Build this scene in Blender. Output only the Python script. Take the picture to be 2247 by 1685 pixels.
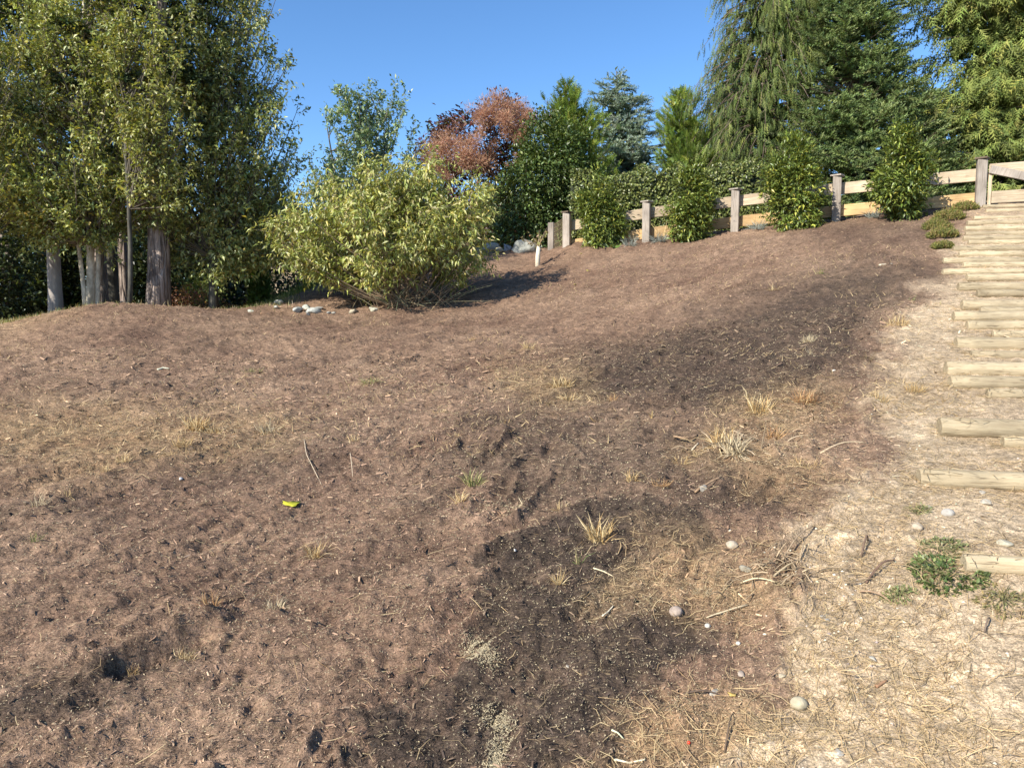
import bpy, math, random
import numpy as np

# ------------------------------------------------------------------ clear
for o in list(bpy.data.objects):
    bpy.data.objects.remove(o)
S = bpy.context.scene
COL = S.collection

# ------------------------------------------------------------------ camera
PITCH = math.radians(5.0)
LENS = 26.0
EYE = 1.6
cd = bpy.data.cameras.new("camera")
cd.lens = LENS
cd.sensor_width = 36.0
cd.clip_start = 0.05
cd.clip_end = 2000
cam = bpy.data.objects.new("camera", cd)
COL.objects.link(cam)
cam.location = (0, 0, EYE)
cam.rotation_euler = (math.pi / 2 - PITCH, 0, 0)
S.camera = cam

# ------------------------------------------------------------------ sky, sun, exposure
SUN_EL = math.radians(34.5)
SUN_DIR = np.array([0.72, 0.69])            # horizontal direction the light travels
SUN_DIR = SUN_DIR / np.linalg.norm(SUN_DIR)
w = bpy.data.worlds.new("World")
S.world = w
w.use_nodes = True
nt = w.node_tree
nt.nodes.clear()
sky = nt.nodes.new("ShaderNodeTexSky")
sky.sky_type = 'NISHITA'
sky.sun_disc = False
sky.sun_elevation = SUN_EL
# sun stands at -SUN_DIR; nishita rotation 0 = +Y, clockwise seen from above
sx, sy = -SUN_DIR[0], -SUN_DIR[1]
sky.sun_rotation = math.atan2(sx, sy)
sky.altitude = 100
sky.air_density = 0.8
sky.dust_density = 0.15
sky.ozone_density = 3.0
hs = nt.nodes.new("ShaderNodeHueSaturation")
hs.inputs['Saturation'].default_value = 1.15
bg = nt.nodes.new("ShaderNodeBackground")
bg.inputs['Strength'].default_value = 0.135
wo = nt.nodes.new("ShaderNodeOutputWorld")
nt.links.new(sky.outputs[0], hs.inputs['Color'])
nt.links.new(hs.outputs[0], bg.inputs['Color'])
nt.links.new(bg.outputs[0], wo.inputs['Surface'])
sl = bpy.data.lights.new("sun", 'SUN')
sl.energy = 5.0
sl.angle = math.radians(0.5)
sl.color = (1.0, 0.94, 0.83)
so = bpy.data.objects.new("sun", sl)
COL.objects.link(so)
from mathutils import Vector, Matrix
so.rotation_euler = Vector((-SUN_DIR[0] * math.cos(SUN_EL), -SUN_DIR[1] * math.cos(SUN_EL), math.sin(SUN_EL))).to_track_quat('Z', 'Y').to_euler()
S.view_settings.view_transform = 'Standard'
S.view_settings.look = 'None'
S.view_settings.exposure = 0.8
S.view_settings.gamma = 1.0
S.view_settings.use_curve_mapping = False
S.cycles.max_bounces = 6
S.cycles.diffuse_bounces = 3
S.cycles.glossy_bounces = 2
S.cycles.transmission_bounces = 4
S.cycles.transparent_max_bounces = 4

RNG = np.random.default_rng(7)
random.seed(7)
FPX = LENS / 36.0 * 2247.0

# ------------------------------------------------------------------ photo pixel -> ray (used to lay the place out in metres)
def ray(u, v):
    xr = (u - 1123.5) / FPX
    yu = (842.5 - v) / FPX
    return np.array([xr, math.cos(PITCH) + yu * math.sin(PITCH), -math.sin(PITCH) + yu * math.cos(PITCH)])

def at(u, v, Y):
    r = ray(u, v)
    return np.array([0, 0, EYE]) + r * (Y / r[1])

def project(P):
    x = P[:, 0]
    y = P[:, 1]
    z = P[:, 2] - EYE
    fw = y * math.cos(PITCH) - z * math.sin(PITCH)
    up = y * math.sin(PITCH) + z * math.cos(PITCH)
    fw = np.where(fw < 0.05, 0.05, fw)
    return 1123.5 + x / fw * FPX, 842.5 - up / fw * FPX, fw

# ------------------------------------------------------------------ noise
_T = np.random.default_rng(3).random((256, 256))
def vnoise(x, y, s=1.0, o=0.0):
    x = np.asarray(x) / s + o * 17.3
    y = np.asarray(y) / s + o * 9.1
    xi = np.floor(x).astype(int)
    yi = np.floor(y).astype(int)
    fx = x - xi
    fy = y - yi
    fx = fx * fx * (3 - 2 * fx)
    fy = fy * fy * (3 - 2 * fy)
    a = _T[xi & 255, yi & 255]
    b = _T[(xi + 1) & 255, yi & 255]
    c = _T[xi & 255, (yi + 1) & 255]
    d = _T[(xi + 1) & 255, (yi + 1) & 255]
    return (a * (1 - fx) + b * fx) * (1 - fy) + (c * (1 - fx) + d * fx) * fy
def vnoise3(P, s, o=0):
    return (vnoise(P[:, 0] + P[:, 2] * .37, P[:, 1] - P[:, 2] * .21, s, o) + vnoise(P[:, 1] + P[:, 0] * .3, P[:, 2], s, o + 3) + vnoise(P[:, 2], P[:, 0], s, o + 5)) / 3

# ------------------------------------------------------------------ terrain
CP = []
for u, rows in {
    -300: [(1685, 2.4), (1200, 4.1), (1000, 5.6), (850, 7.8), (780, 9.6), (745, 11.2)],
    0: [(1685, 2.45), (1400, 3.2), (1200, 4.1), (1000, 5.6), (850, 8.0), (760, 10.2), (715, 11.8)],
    200: [(760, 9.6), (672, 12.0)],
    450: [(1400, 3.2), (1000, 5.65), (850, 8.0), (760, 10.1), (681, 12.2)],
    700: [(1685, 2.45), (1200, 4.1), (1000, 5.7), (850, 8.0), (760, 10.3), (704, 12.3)],
    900: [(850, 7.9), (760, 10.1), (697, 12.5)],
    1123: [(1685, 2.5), (1200, 4.0), (1000, 5.4), (850, 7.6), (750, 10.2), (680, 12.7), (620, 15.2), (580, 17.2)],
    1500: [(1685, 2.5), (1200, 3.85), (1000, 5.1), (850, 7.0), (750, 9.0), (650, 11.6), (580, 14.0)],
    1900: [(1685, 2.45), (1200, 3.65), (1000, 4.8), (850, 6.3), (700, 8.7), (600, 11.0), (530, 13.0)],
    2247: [(1685, 2.4), (1200, 3.5), (1067, 4.3), (940, 5.2), (850, 6.1), (740, 7.6), (650, 9.2), (560, 11.2), (500, 12.8), (450, 14.2)],
    2700: [(1200, 3.3), (850, 5.8), (650, 8.8), (500, 12.2)],
}.items():
    for v, Y in rows:
        CP.append(at(u, v, Y))
POSTS = [(1244, 468, 539, 17.5), (1418, 445, 531, 17.0), (1612, 418, 509, 16.4), (1834, 388, 485, 15.6), (2150, 350.5, 454, 14.4)]
for u, t, b, Y in POSTS:
    CP.append(at(u, b, Y))
# mound with stones behind the dip, its ridge and the ground beyond
for u, v, Y in [(545, 688, 13.0), (600, 672, 14.0), (650, 648, 15.6), (740, 607, 17.8), (860, 578, 19.2), (1000, 560, 20.0), (1120, 549, 20.4),
                (760, 672, 14.0), (880, 672, 13.6), (860, 635, 15.6), (980, 630, 15.4), (1180, 583, 17.4), (1190, 548, 19.2)]:
    CP.append(at(u, v, Y))
for p in [(-9.5, 15, 1.35), (-6.5, 16, 1.2), (-7.2, 17.8, 1.2), (-9, 21, 1.0), (-6.2, 21, 1.2), (-4, 22, 1.8), (-2, 23, 2.2), (1, 24, 2.9), (3, 20, 3.5), (6, 20, 3.7), (10, 20, 3.8), (10, 25, 3.6),
          (0, 0, -.35), (0, -3, -.9), (-5, -2, -.9), (5, -2, -.5), (-6, 1, -.3), (6, 1.5, .3), (-3, 1.2, -.2), (3, 1.2, -.05), (-14, 14, 1.2), (-14, 8, .7), (14, 14, 4.2), (14, 6, 1.6)]:
    CP.append(np.array(p, float))
CP = np.array(CP)
def _phi(r2):
    return 0.5 * r2 * np.log(r2 + 1e-9)
n = len(CP)
K = _phi(((CP[:, None, :2] - CP[None, :, :2]) ** 2).sum(-1))
A = np.zeros((n + 3, n + 3))
A[:n, :n] = K + np.eye(n) * 0.08
A[:n, n] = 1
A[:n, n + 1:] = CP[:, :2]
A[n, :n] = 1
A[n + 1:, :n] = CP[:, :2].T
W = np.linalg.solve(A, np.concatenate([CP[:, 2], np.zeros(3)]))
def H0(x, y):
    x = np.atleast_1d(np.asarray(x, float))
    y = np.atleast_1d(np.asarray(y, float))
    out = np.empty(x.shape)
    for i in range(0, len(x), 20000):
        xs = x[i:i + 20000]
        ys = y[i:i + 20000]
        r2 = (xs[:, None] - CP[None, :, 0]) ** 2 + (ys[:, None] - CP[None, :, 1]) ** 2
        out[i:i + 20000] = _phi(r2) @ W[:n] + W[n] + W[n + 1] * xs + W[n + 2] * ys
    r = np.hypot(x, y - 8)
    t = np.clip((r - 15) / 14, 0, 1)
    t = t * t * (3 - 2 * t)
    far = np.where(y > 4, 1.7, -0.6) + 0.0 * x
    far = np.clip((y + 4) / 16, 0, 1) * 2.3 - 0.6
    return np.clip(out, -1.5, 4.6) * (1 - t) + far * t

def hit(u, v, ymax=22):
    """where the sight line through a photo pixel meets the hillside"""
    r = ray(u, v)
    r = r / r[1]
    t = np.concatenate([np.arange(1.6, 8, .01), np.arange(8, ymax, .02)])
    d = EYE + r[2] * t - H0(r[0] * t, t)
    k = np.argmax(d < 0) if (d < 0).any() else len(t) - 1
    return np.array([r[0] * t[k], t[k], 0.0])

# trench dug out at lower left
TR_A = hit(285, 1470)[:2]
TR_B = hit(440, 1395)[:2]
def seg_dist(x, y, a, b):
    ab = b - a
    t = np.clip(((x - a[0]) * ab[0] + (y - a[1]) * ab[1]) / (ab @ ab), 0, 1)
    return np.hypot(x - a[0] - t * ab[0], y - a[1] - t * ab[1]), ((x - a[0]) * -ab[1] + (y - a[1]) * ab[0]) / np.linalg.norm(ab)

def rough(x, y):
    """clods, rake marks and ripples of the loose mulch"""
    near = np.clip(1.2 - np.hypot(x, y) / 60, .2, 1)
    ang = .92
    c, s = math.cos(ang), math.sin(ang)
    wob = (vnoise(x, y, .8, 15) - .5) * .35 + (vnoise(x, y, .2, 16) - .5) * .08
    a = x * c + y * s
    b = -x * s + y * c + wob
    dry = np.clip((x - .7 - (y - 2.45) * .62) / .5, 0, 1)
    soft = 1 - .72 * dry
    lump = vnoise(x, y, .7, 17)
    z = (vnoise(x, y, .9, 1) - .5) * .05 + (vnoise(x, y, .3, 2) - .5) * .022 * soft
    rid = 1 - np.abs(2 * vnoise(a / 4.5, b, .16, 3) - 1)
    z += (rid ** 2 - .4) * .055 * soft * (.35 + lump)
    rid = 1 - np.abs(2 * vnoise(a / 3.5, b, .07, 4) - 1)
    z += (rid - .5) * .026 * soft
    z += (vnoise(x, y, .045, 6) - .5) * .014 * soft + np.maximum(vnoise(x, y, .06, 18) - .68, 0) * .07 * soft
    z += (vnoise(x, y, .020, 5) - .5) * .011
    hole = vnoise(a / 2.6, b, .15, 8)
    z -= np.maximum(hole - .80, 0) * .07 * soft
    hole = vnoise(a / 2.4, b, .05, 9)
    z -= np.maximum(hole - .80, 0) * .12 * soft
    z = np.maximum(z, -.05 + z * .25)
    d, side = seg_dist(x, y, TR_A, TR_B)
    z -= .06 * np.exp(-(d / .05) ** 2)
    z += .08 * np.exp(-(((side - .09) / .05) ** 2) - (np.maximum(d - .1, 0) / .08) ** 2)
    return z * near
def H(x, y):
    x = np.atleast_1d(np.asarray(x, float)); y = np.atleast_1d(np.asarray(y, float))
    return H0(x, y) + rough(x, y)
def ground(x, y):
    return float(H(x, y)[0])
def gpt(u, v, dz=0.0):
    p = hit(u, v)
    p[2] = ground(p[0], p[1]) + dz
    return p

# ------------------------------------------------------------------ soil zones, outlined on the hillside
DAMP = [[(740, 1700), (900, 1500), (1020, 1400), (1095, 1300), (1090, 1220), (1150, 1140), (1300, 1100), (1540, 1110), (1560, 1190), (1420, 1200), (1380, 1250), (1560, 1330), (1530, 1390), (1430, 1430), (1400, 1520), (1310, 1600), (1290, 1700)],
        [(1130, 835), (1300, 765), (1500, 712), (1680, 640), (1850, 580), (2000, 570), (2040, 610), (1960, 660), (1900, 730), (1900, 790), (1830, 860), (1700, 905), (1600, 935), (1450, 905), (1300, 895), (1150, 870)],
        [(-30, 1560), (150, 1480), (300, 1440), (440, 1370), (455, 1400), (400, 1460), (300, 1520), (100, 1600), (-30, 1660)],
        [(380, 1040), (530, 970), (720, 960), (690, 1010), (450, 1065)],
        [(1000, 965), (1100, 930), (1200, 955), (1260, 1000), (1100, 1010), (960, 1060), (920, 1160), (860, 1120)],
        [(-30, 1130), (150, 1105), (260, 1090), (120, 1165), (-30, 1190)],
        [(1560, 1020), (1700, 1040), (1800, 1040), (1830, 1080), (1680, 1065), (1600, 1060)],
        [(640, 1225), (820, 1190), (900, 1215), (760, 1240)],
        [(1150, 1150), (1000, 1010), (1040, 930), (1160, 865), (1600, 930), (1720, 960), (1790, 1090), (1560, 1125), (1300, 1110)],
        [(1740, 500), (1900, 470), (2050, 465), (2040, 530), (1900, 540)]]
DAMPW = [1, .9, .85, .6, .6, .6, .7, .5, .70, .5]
DRY = [[(2110, 530), (2060, 620), (2010, 680), (1960, 760), (1905, 850), (1890, 940), (1930, 1000), (1880, 1040), (1850, 1120), (1800, 1190), (1830, 1270), (1760, 1340), (1760, 1420), (1690, 1520), (1650, 1600), (1590, 1700), (2900, 1750), (2900, 500), (2300, 450), (2150, 465)]]
STRAW = [[(1370, 1190), (1480, 1180), (1600, 1200), (1740, 1220), (1780, 1300), (1640, 1330), (1500, 1300), (1360, 1290)],
         [(1480, 1020), (1560, 960), (1700, 950), (1820, 1010), (1840, 1060), (1700, 1050), (1560, 1010)],
         [(1600, 900), (1700, 870), (1830, 860), (1830, 900), (1750, 960), (1640, 960)],
         [(-30, 700), (115, 668), (150, 676), (60, 712), (-30, 740)],
         [(1330, 1560), (1450, 1500), (1640, 1480), (1700, 1600), (1560, 1700), (1250, 1700)],
         [(-30, 900), (100, 880), (420, 900), (620, 920), (600, 960), (380, 1010), (150, 1050), (-30, 1010)],
         [(1100, 820), (1260, 810), (1300, 860), (1180, 880)]]
def poly_mask(u, v, poly, soft):
    P = np.array(poly, float)
    inside = np.zeros(u.shape, bool)
    dist = np.full(u.shape, 1e9)
    for i in range(len(P)):
        a = P[i]
        b = P[(i + 1) % len(P)]
        cond = ((a[1] > v) != (b[1] > v)) & (u < (b[0] - a[0]) * (v - a[1]) / (b[1] - a[1] + 1e-9) + a[0])
        inside ^= cond
        ab = b - a
        t = np.clip(((u - a[0]) * ab[0] + (v - a[1]) * ab[1]) / (ab @ ab), 0, 1)
        dist = np.minimum(dist, np.hypot(u - a[0] - t * ab[0], v - a[1] - t * ab[1]))
    sd = np.where(inside, dist, -dist)
    return np.clip(sd / soft * .5 + .5, 0, 1)
def zones(x, y):
    P = np.stack([x, y, H0(x, y)], 1)
    u, v, fw = project(P)
    ok = (y > 1.0)
    nu = (vnoise(x, y, .5, 11) - .5) * 520 / fw.clip(1) + (vnoise(x, y, .11, 12) - .5) * 200 / fw.clip(1)
    nv = (vnoise(x, y, .5, 13) - .5) * 300 / fw.clip(1) + (vnoise(x, y, .11, 14) - .5) * 120 / fw.clip(1)
    uu, vv = u + nu, v + nv
    nf = (vnoise(x, y, .035, 71) - .5) * 150 / fw.clip(1) + (vnoise(x, y, .016, 72) - .5) * 70 / fw.clip(1)
    uu = uu + nf; vv = vv + nf * .7
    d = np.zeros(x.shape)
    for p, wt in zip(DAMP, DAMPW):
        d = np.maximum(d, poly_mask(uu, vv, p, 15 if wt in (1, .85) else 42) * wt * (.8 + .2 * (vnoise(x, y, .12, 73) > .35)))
    s = np.zeros(x.shape)
    for p in DRY:
        s = np.maximum(s, poly_mask(uu + nu * .5, vv, p, 34))
    t = np.zeros(x.shape)
    for p in STRAW:
        t = np.maximum(t, poly_mask(uu, vv, p, 50))
    return d * ok, np.where(ok, s, x > 1.2), t * ok

def lerp(a, b, t):
    return a * (1 - t) + b * t
def soil_colour(x, y):
    d, s, t = zones(x, y)
    n1 = vnoise(x, y, 1.3, 21)[:, None]
    n2 = vnoise(x, y, .25, 22)[:, None]
    n3 = vnoise(x, y, .035, 23)[:, None]
    brown = lerp(np.array([.140, .083, .056]), np.array([.285, .188, .124]), np.clip(n1 * .55 + n2 * .35 + vnoise(x * .8 + y * .6, (y * .8 - x * .6) * 2.5, .5, 24)[:, None] * .4 - .15, 0, 1))
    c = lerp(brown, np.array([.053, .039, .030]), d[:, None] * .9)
    straw = lerp(np.array([.25, .155, .082]), np.array([.40, .275, .15]), n2)
    c = lerp(c, straw, t[:, None] * .62)
    c = lerp(c, lerp(np.array([.34, .25, .16]), np.array([.58, .45, .30]), np.clip(n1 * .7 + n2 * .5, 0, 1)), s[:, None] * .92)
    c = c * (.8 + .4 * n3)
    far = np.clip((np.hypot(x, y) - 24) / 8, 0, 1)[:, None]
    c = lerp(c, np.array([.05, .06, .025]) + 0 * c, far)
    return c

# ------------------------------------------------------------------ mesh helpers
def mesh_from(name, V, F, C=None, mat=None, smooth=False):
    me = bpy.data.meshes.new(name)
    V = np.asarray(V, np.float32)
    F = np.asarray(F, np.int32)
    k = F.shape[1]
    me.vertices.add(len(V))
    me.vertices.foreach_set("co", V.ravel())
    me.loops.add(F.size)
    me.loops.foreach_set("vertex_index", F.ravel())
    me.polygons.add(len(F))
    me.polygons.foreach_set("loop_start", np.arange(0, F.size, k, dtype=np.int32))
    if smooth:
        me.polygons.foreach_set("use_smooth", np.ones(len(F), bool))
    if C is not None:
        at_ = me.color_attributes.new("tint", 'FLOAT_COLOR', 'POINT')
        C = np.asarray(C, np.float32)
        C4 = np.ones((len(V), 4), np.float32)
        C4[:, :3] = C
        at_.data.foreach_set("color", C4.ravel())
    me.update(calc_edges=True)
    if mat:
        me.materials.append(mat)
    return me

class Acc:
    def __init__(s):
        s.V = []; s.F = []; s.C = []; s.n = 0
    def add(s, V, F, C=None):
        V = np.asarray(V, float).reshape(-1, 3)
        s.V.append(V)
        s.F.append(np.asarray(F, int) + s.n)
        s.C.append(np.broadcast_to(np.array([.2, .2, .2]) if C is None else C, V.shape))
        s.n += len(V)
    def obj(s, name, mat, parent=None, smooth=False, origin=None):
        if not s.V:
            return None
        V = np.concatenate(s.V)
        if origin is not None:
            V = V - np.asarray(origin)
        me = mesh_from(name, V, np.concatenate(s.F), np.concatenate(s.C), mat, smooth)
        o = bpy.data.objects.new(name, me)
        COL.objects.link(o)
        if origin is not None:
            o.location = origin
        if parent is not None:
            o.parent = parent
            o.location = (0, 0, 0) if origin is None else tuple(np.asarray(origin) - np.array(parent.location))
            if origin is None:
                o.location = tuple(-np.array(parent.location))
        return o

def tag(o, label=None, cat=None, group=None, kind=None):
    if label: o['label'] = label
    if cat: o['category'] = cat
    if group: o['group'] = group
    if kind: o['kind'] = kind
    return o
def empty(name, loc, label, cat, group=None):
    o = bpy.data.objects.new(name, None)
    COL.objects.link(o)
    o.location = tuple(float(a) for a in loc)
    o.empty_display_size = .1
    return tag(o, label, cat, group)

def norm(a):
    return a / (np.linalg.norm(a, axis=-1, keepdims=True) + 1e-9)

def tube(acc, pts, rad, sides=6, C=None, cap=True, lump=0.0):
    pts = np.asarray(pts, float)
    m = len(pts)
    rad = np.broadcast_to(rad, (m,))
    T = norm(np.gradient(pts, axis=0))
    ref = np.array([0, 0, 1.0]) if abs(T[0][2]) < .9 else np.array([1.0, 0, 0])
    X = norm(np.cross(T, ref))
    Y = np.cross(T, X)
    a = np.linspace(0, 2 * math.pi, sides, endpoint=False)
    R = rad[:, None, None] * (1 + lump * (RNG.random((m, sides, 1)) - .5))
    V = pts[:, None] + R * (X[:, None] * np.cos(a)[None, :, None] + Y[:, None] * np.sin(a)[None, :, None])
    i = np.arange(m - 1)[:, None] * sides
    j = np.arange(sides)[None]
    k = (j + 1) % sides
    F = np.concatenate([np.stack([i + j, i + k, i + sides + k], -1).reshape(-1, 3), np.stack([i + j, i + sides + k, i + sides + j], -1).reshape(-1, 3)])
    V = V.reshape(-1, 3)
    if cap:
        V = np.concatenate([V, pts[:1], pts[-1:]])
        jj = np.arange(sides)
        kk = (jj + 1) % sides
        F = np.concatenate([F, np.stack([kk, jj, np.full(sides, m * sides)], -1), np.stack([(m - 1) * sides + jj, (m - 1) * sides + kk, np.full(sides, m * sides + 1)], -1)])
    acc.add(V, F, C)

def stamp(acc, T, P, D, N, Sc, C):
    """put a copy of template T=(verts, faces) at each P, its y along D, its z near N"""
    tv, tf = T
    D = norm(D)
    X = norm(np.cross(D, N))
    Z = np.cross(X, D)
    Sc = np.broadcast_to(Sc, (len(P),))[:, None, None]
    V = P[:, None] + Sc * (tv[None, :, 0:1] * X[:, None] + tv[None, :, 1:2] * D[:, None] + tv[None, :, 2:3] * Z[:, None])
    F = tf[None] + (np.arange(len(P)) * len(tv))[:, None, None]
    acc.add(V.reshape(-1, 3), F.reshape(-1, 3), np.repeat(C, len(tv), 0))

def leaf_t(wd=.42, droop=.25, fold=.12):
    v = np.array([[0, 0, 0], [-wd / 2, .42, fold], [wd / 2, .42, fold], [0, .45, 0], [0, 1, -droop]], float)
    f = np.array([[0, 2, 3], [3, 2, 4], [0, 3, 1], [3, 4, 1]])
    return v, f
def leaf2_t(wd=.5, droop=.15):
    return np.array([[0, 0, 0], [-wd / 2, .5, .06], [wd / 2, .5, .06], [0, 1, -droop]], float), np.array([[0, 2, 3], [0, 3, 1]])
def brush_t(st=8, k=3, ln=.24, wd=.05):
    V = []; F = []
    for i in range(st):
        y = .05 + .9 * i / st
        for j in range(k):
            a = 2 * math.pi * (j / k) + i * 1.1
            d = np.array([math.cos(a), .85, math.sin(a) * .8]); d /= np.linalg.norm(d)
            s = np.array([-math.sin(a), 0, math.cos(a)]) * wd / 2 + np.array([0, wd / 2, 0])
            b = np.array([0, y, 0])
            V += [b - s, b + s, b + d * ln * (1 - .3 * i / st)]
            F.append([len(V) - 3, len(V) - 2, len(V) - 1])
    V += [[-.02, 0, 0], [.02, 0, 0], [0, 1, 0]]
    F.append([len(V) - 3, len(V) - 2, len(V) - 1])
    return np.array(V, float), np.array(F)
def frond_t(pairs=6, spread=.34, wd=.075, droop=.35, fwd=.6):
    V = []; F = []
    for i in range(pairs):
        t = (i + .6) / (pairs + .4)
        z = -droop * t * t
        for s in (-1, 1):
            L = spread * (1 - .75 * t) * (1 + .25 * ((i * 7 + s) % 3 - 1))
            b = np.array([0, t * .85, z])
            e = b + np.array([s * L, L * fwd, -L * .3])
            n = np.array([0, wd / 2, 0])
            V += [b - n, b + n, e]
            F.append([len(V) - 3, len(V) - 2, len(V) - 1])
    V += [[-wd / 3, 0, 0], [wd / 3, 0, 0], [0, 1, -droop]]
    F.append([len(V) - 3, len(V) - 2, len(V) - 1])
    return np.array(V, float), np.array(F)
LEAF = leaf_t()
LEAF2 = leaf2_t()
LONG = leaf_t(.30, .35, .10)

# ------------------------------------------------------------------ materials
def principled(name):
    m = bpy.data.materials.new(name)
    m.use_nodes = True
    return m, m.node_tree, m.node_tree.nodes['Principled BSDF']

def leaf_mat(name, rough=.45, trans=.35, spec=.5, gain=1.0, tcol=(1.3, 1.25, .5)):
    m, t, b = principled(name)
    a = t.nodes.new('ShaderNodeVertexColor'); a.layer_name = 'tint'
    b.inputs['Roughness'].default_value = rough
    b.inputs['Specular IOR Level'].default_value = spec
    tr = t.nodes.new('ShaderNodeBsdfTranslucent')
    mx = t.nodes.new('ShaderNodeMixShader'); mx.inputs[0].default_value = trans
    mul = t.nodes.new('ShaderNodeMix'); mul.data_type = 'RGBA'; mul.blend_type = 'MULTIPLY'; mul.inputs[0].default_value = 1
    mul.inputs[7].default_value = (*tcol, 1)
    t.links.new(a.outputs[0], b.inputs['Base Color'])
    t.links.new(a.outputs[0], mul.inputs[6])
    t.links.new(mul.outputs[2], tr.inputs['Color'])
    t.links.new(b.outputs[0], mx.inputs[1])
    t.links.new(tr.outputs[0], mx.inputs[2])
    t.links.new(mx.outputs[0], t.nodes['Material Output'].inputs['Surface'])
    return m
M_LEAF = leaf_mat('broad_leaf', .40, .27)
M_GLOSS = leaf_mat('glossy_leaf', .38, .2, .5)
M_NEEDLE = leaf_mat('needles', .6, .25, .25)
M_STRAW = leaf_mat('dry_straw', .6, .2, .3, tcol=(1, .9, .7))
M_FLUFF = leaf_mat('seed_fluff', .9, .4, .1, tcol=(1, .8, .8))

def vc_mat(name, rough=.9, spec=.2, bump=.0, scale=60, vary=.0, dist=.01):
    m, t, b = principled(name)
    a = t.nodes.new('ShaderNodeVertexColor'); a.layer_name = 'tint'
    b.inputs['Roughness'].default_value = rough
    b.inputs['Specular IOR Level'].default_value = spec
    src = a.outputs[0]
    if bump or vary:
        tc = t.nodes.new('ShaderNodeTexCoord')
        nz = t.nodes.new('ShaderNodeTexNoise'); nz.inputs['Scale'].default_value = scale; nz.inputs['Detail'].default_value = 6
        t.links.new(tc.outputs['Object'], nz.inputs['Vector'])
        if vary:
            mr = t.nodes.new('ShaderNodeMapRange'); mr.inputs[3].default_value = 1 - vary; mr.inputs[4].default_value = 1 + vary
            mr.inputs[1].default_value = .3; mr.inputs[2].default_value = .7
            mx = t.nodes.new('ShaderNodeMix'); mx.data_type = 'RGBA'; mx.blend_type = 'MULTIPLY'; mx.inputs[0].default_value = 1
            t.links.new(nz.outputs['Fac'], mr.inputs[0])
            t.links.new(src, mx.inputs[6]); t.links.new(mr.outputs[0], mx.inputs[7])
            src = mx.outputs[2]
        if bump:
            bp = t.nodes.new('ShaderNodeBump'); bp.inputs['Strength'].default_value = bump; bp.inputs['Distance'].default_value = dist
            t.links.new(nz.outputs['Fac'], bp.inputs['Height']); t.links.new(bp.outputs[0], b.inputs['Normal'])
    t.links.new(src, b.inputs['Base Color'])
    return m
M_TWIG = vc_mat('twig_bark', .8, .2, .3, 40, .25)
M_STONE = vc_mat('rough_stone', .85, .3, .6, 18, .3, .02)
M_CHIP = vc_mat('mulch_chips', .85, .2)

def bark_mat(name, ca, cb, sc=(9, 9, 1.2), bump=.9, dist=.03):
    m, t, b = principled(name)
    tc = t.nodes.new('ShaderNodeTexCoord')
    mp = t.nodes.new('ShaderNodeMapping'); mp.inputs['Scale'].default_value = sc
    nz = t.nodes.new('ShaderNodeTexNoise'); nz.inputs['Scale'].default_value = 1.6; nz.inputs['Detail'].default_value = 8; nz.inputs['Roughness'].default_value = .7
    vo = t.nodes.new('ShaderNodeTexVoronoi'); vo.feature = 'DISTANCE_TO_EDGE'; vo.inputs['Scale'].default_value = 1.5
    cr = t.nodes.new('ShaderNodeValToRGB')
    cr.color_ramp.elements[0].position = .38; cr.color_ramp.elements[0].color = (*ca, 1)
    cr.color_ramp.elements[1].position = .62; cr.color_ramp.elements[1].color = (*cb, 1)
    ad = t.nodes.new('ShaderNodeMath'); ad.operation = 'MULTIPLY'
    mr = t.nodes.new('ShaderNodeMapRange'); mr.inputs[1].default_value = 0; mr.inputs[2].default_value = .25
    bp = t.nodes.new('ShaderNodeBump'); bp.inputs['Strength'].default_value = bump; bp.inputs['Distance'].default_value = dist
    t.links.new(tc.outputs['Object'], mp.inputs[0]); t.links.new(mp.outputs[0], nz.inputs['Vector']); t.links.new(mp.outputs[0], vo.inputs['Vector'])
    t.links.new(nz.outputs['Fac'], cr.inputs[0]); t.links.new(cr.outputs[0], b.inputs['Base Color'])
    t.links.new(vo.outputs['Distance'], mr.inputs[0]); t.links.new(mr.outputs[0], ad.inputs[0]); t.links.new(nz.outputs['Fac'], ad.inputs[1])
    t.links.new(ad.outputs[0], bp.inputs['Height']); t.links.new(bp.outputs[0], b.inputs['Normal'])
    b.inputs['Roughness'].default_value = .9
    b.inputs['Specular IOR Level'].default_value = .2
    return m
M_FIRBARK = bark_mat('furrowed_bark', (.10, .075, .065), (.46, .37, .31), bump=1.0, dist=.07)
M_GREYBARK = bark_mat('grey_smooth_bark', (.26, .23, .21), (.46, .41, .37), (3, 3, 1), .3, .01)
M_PALEBARK = bark_mat('pale_smooth_bark', (.34, .29, .21), (.68, .60, .46), (5, 5, 2.5), .3, .01)
M_DARKBARK = bark_mat('dark_bark', (.045, .042, .035), (.13, .12, .095), (6, 6, 1.5), .5, .02)

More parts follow.
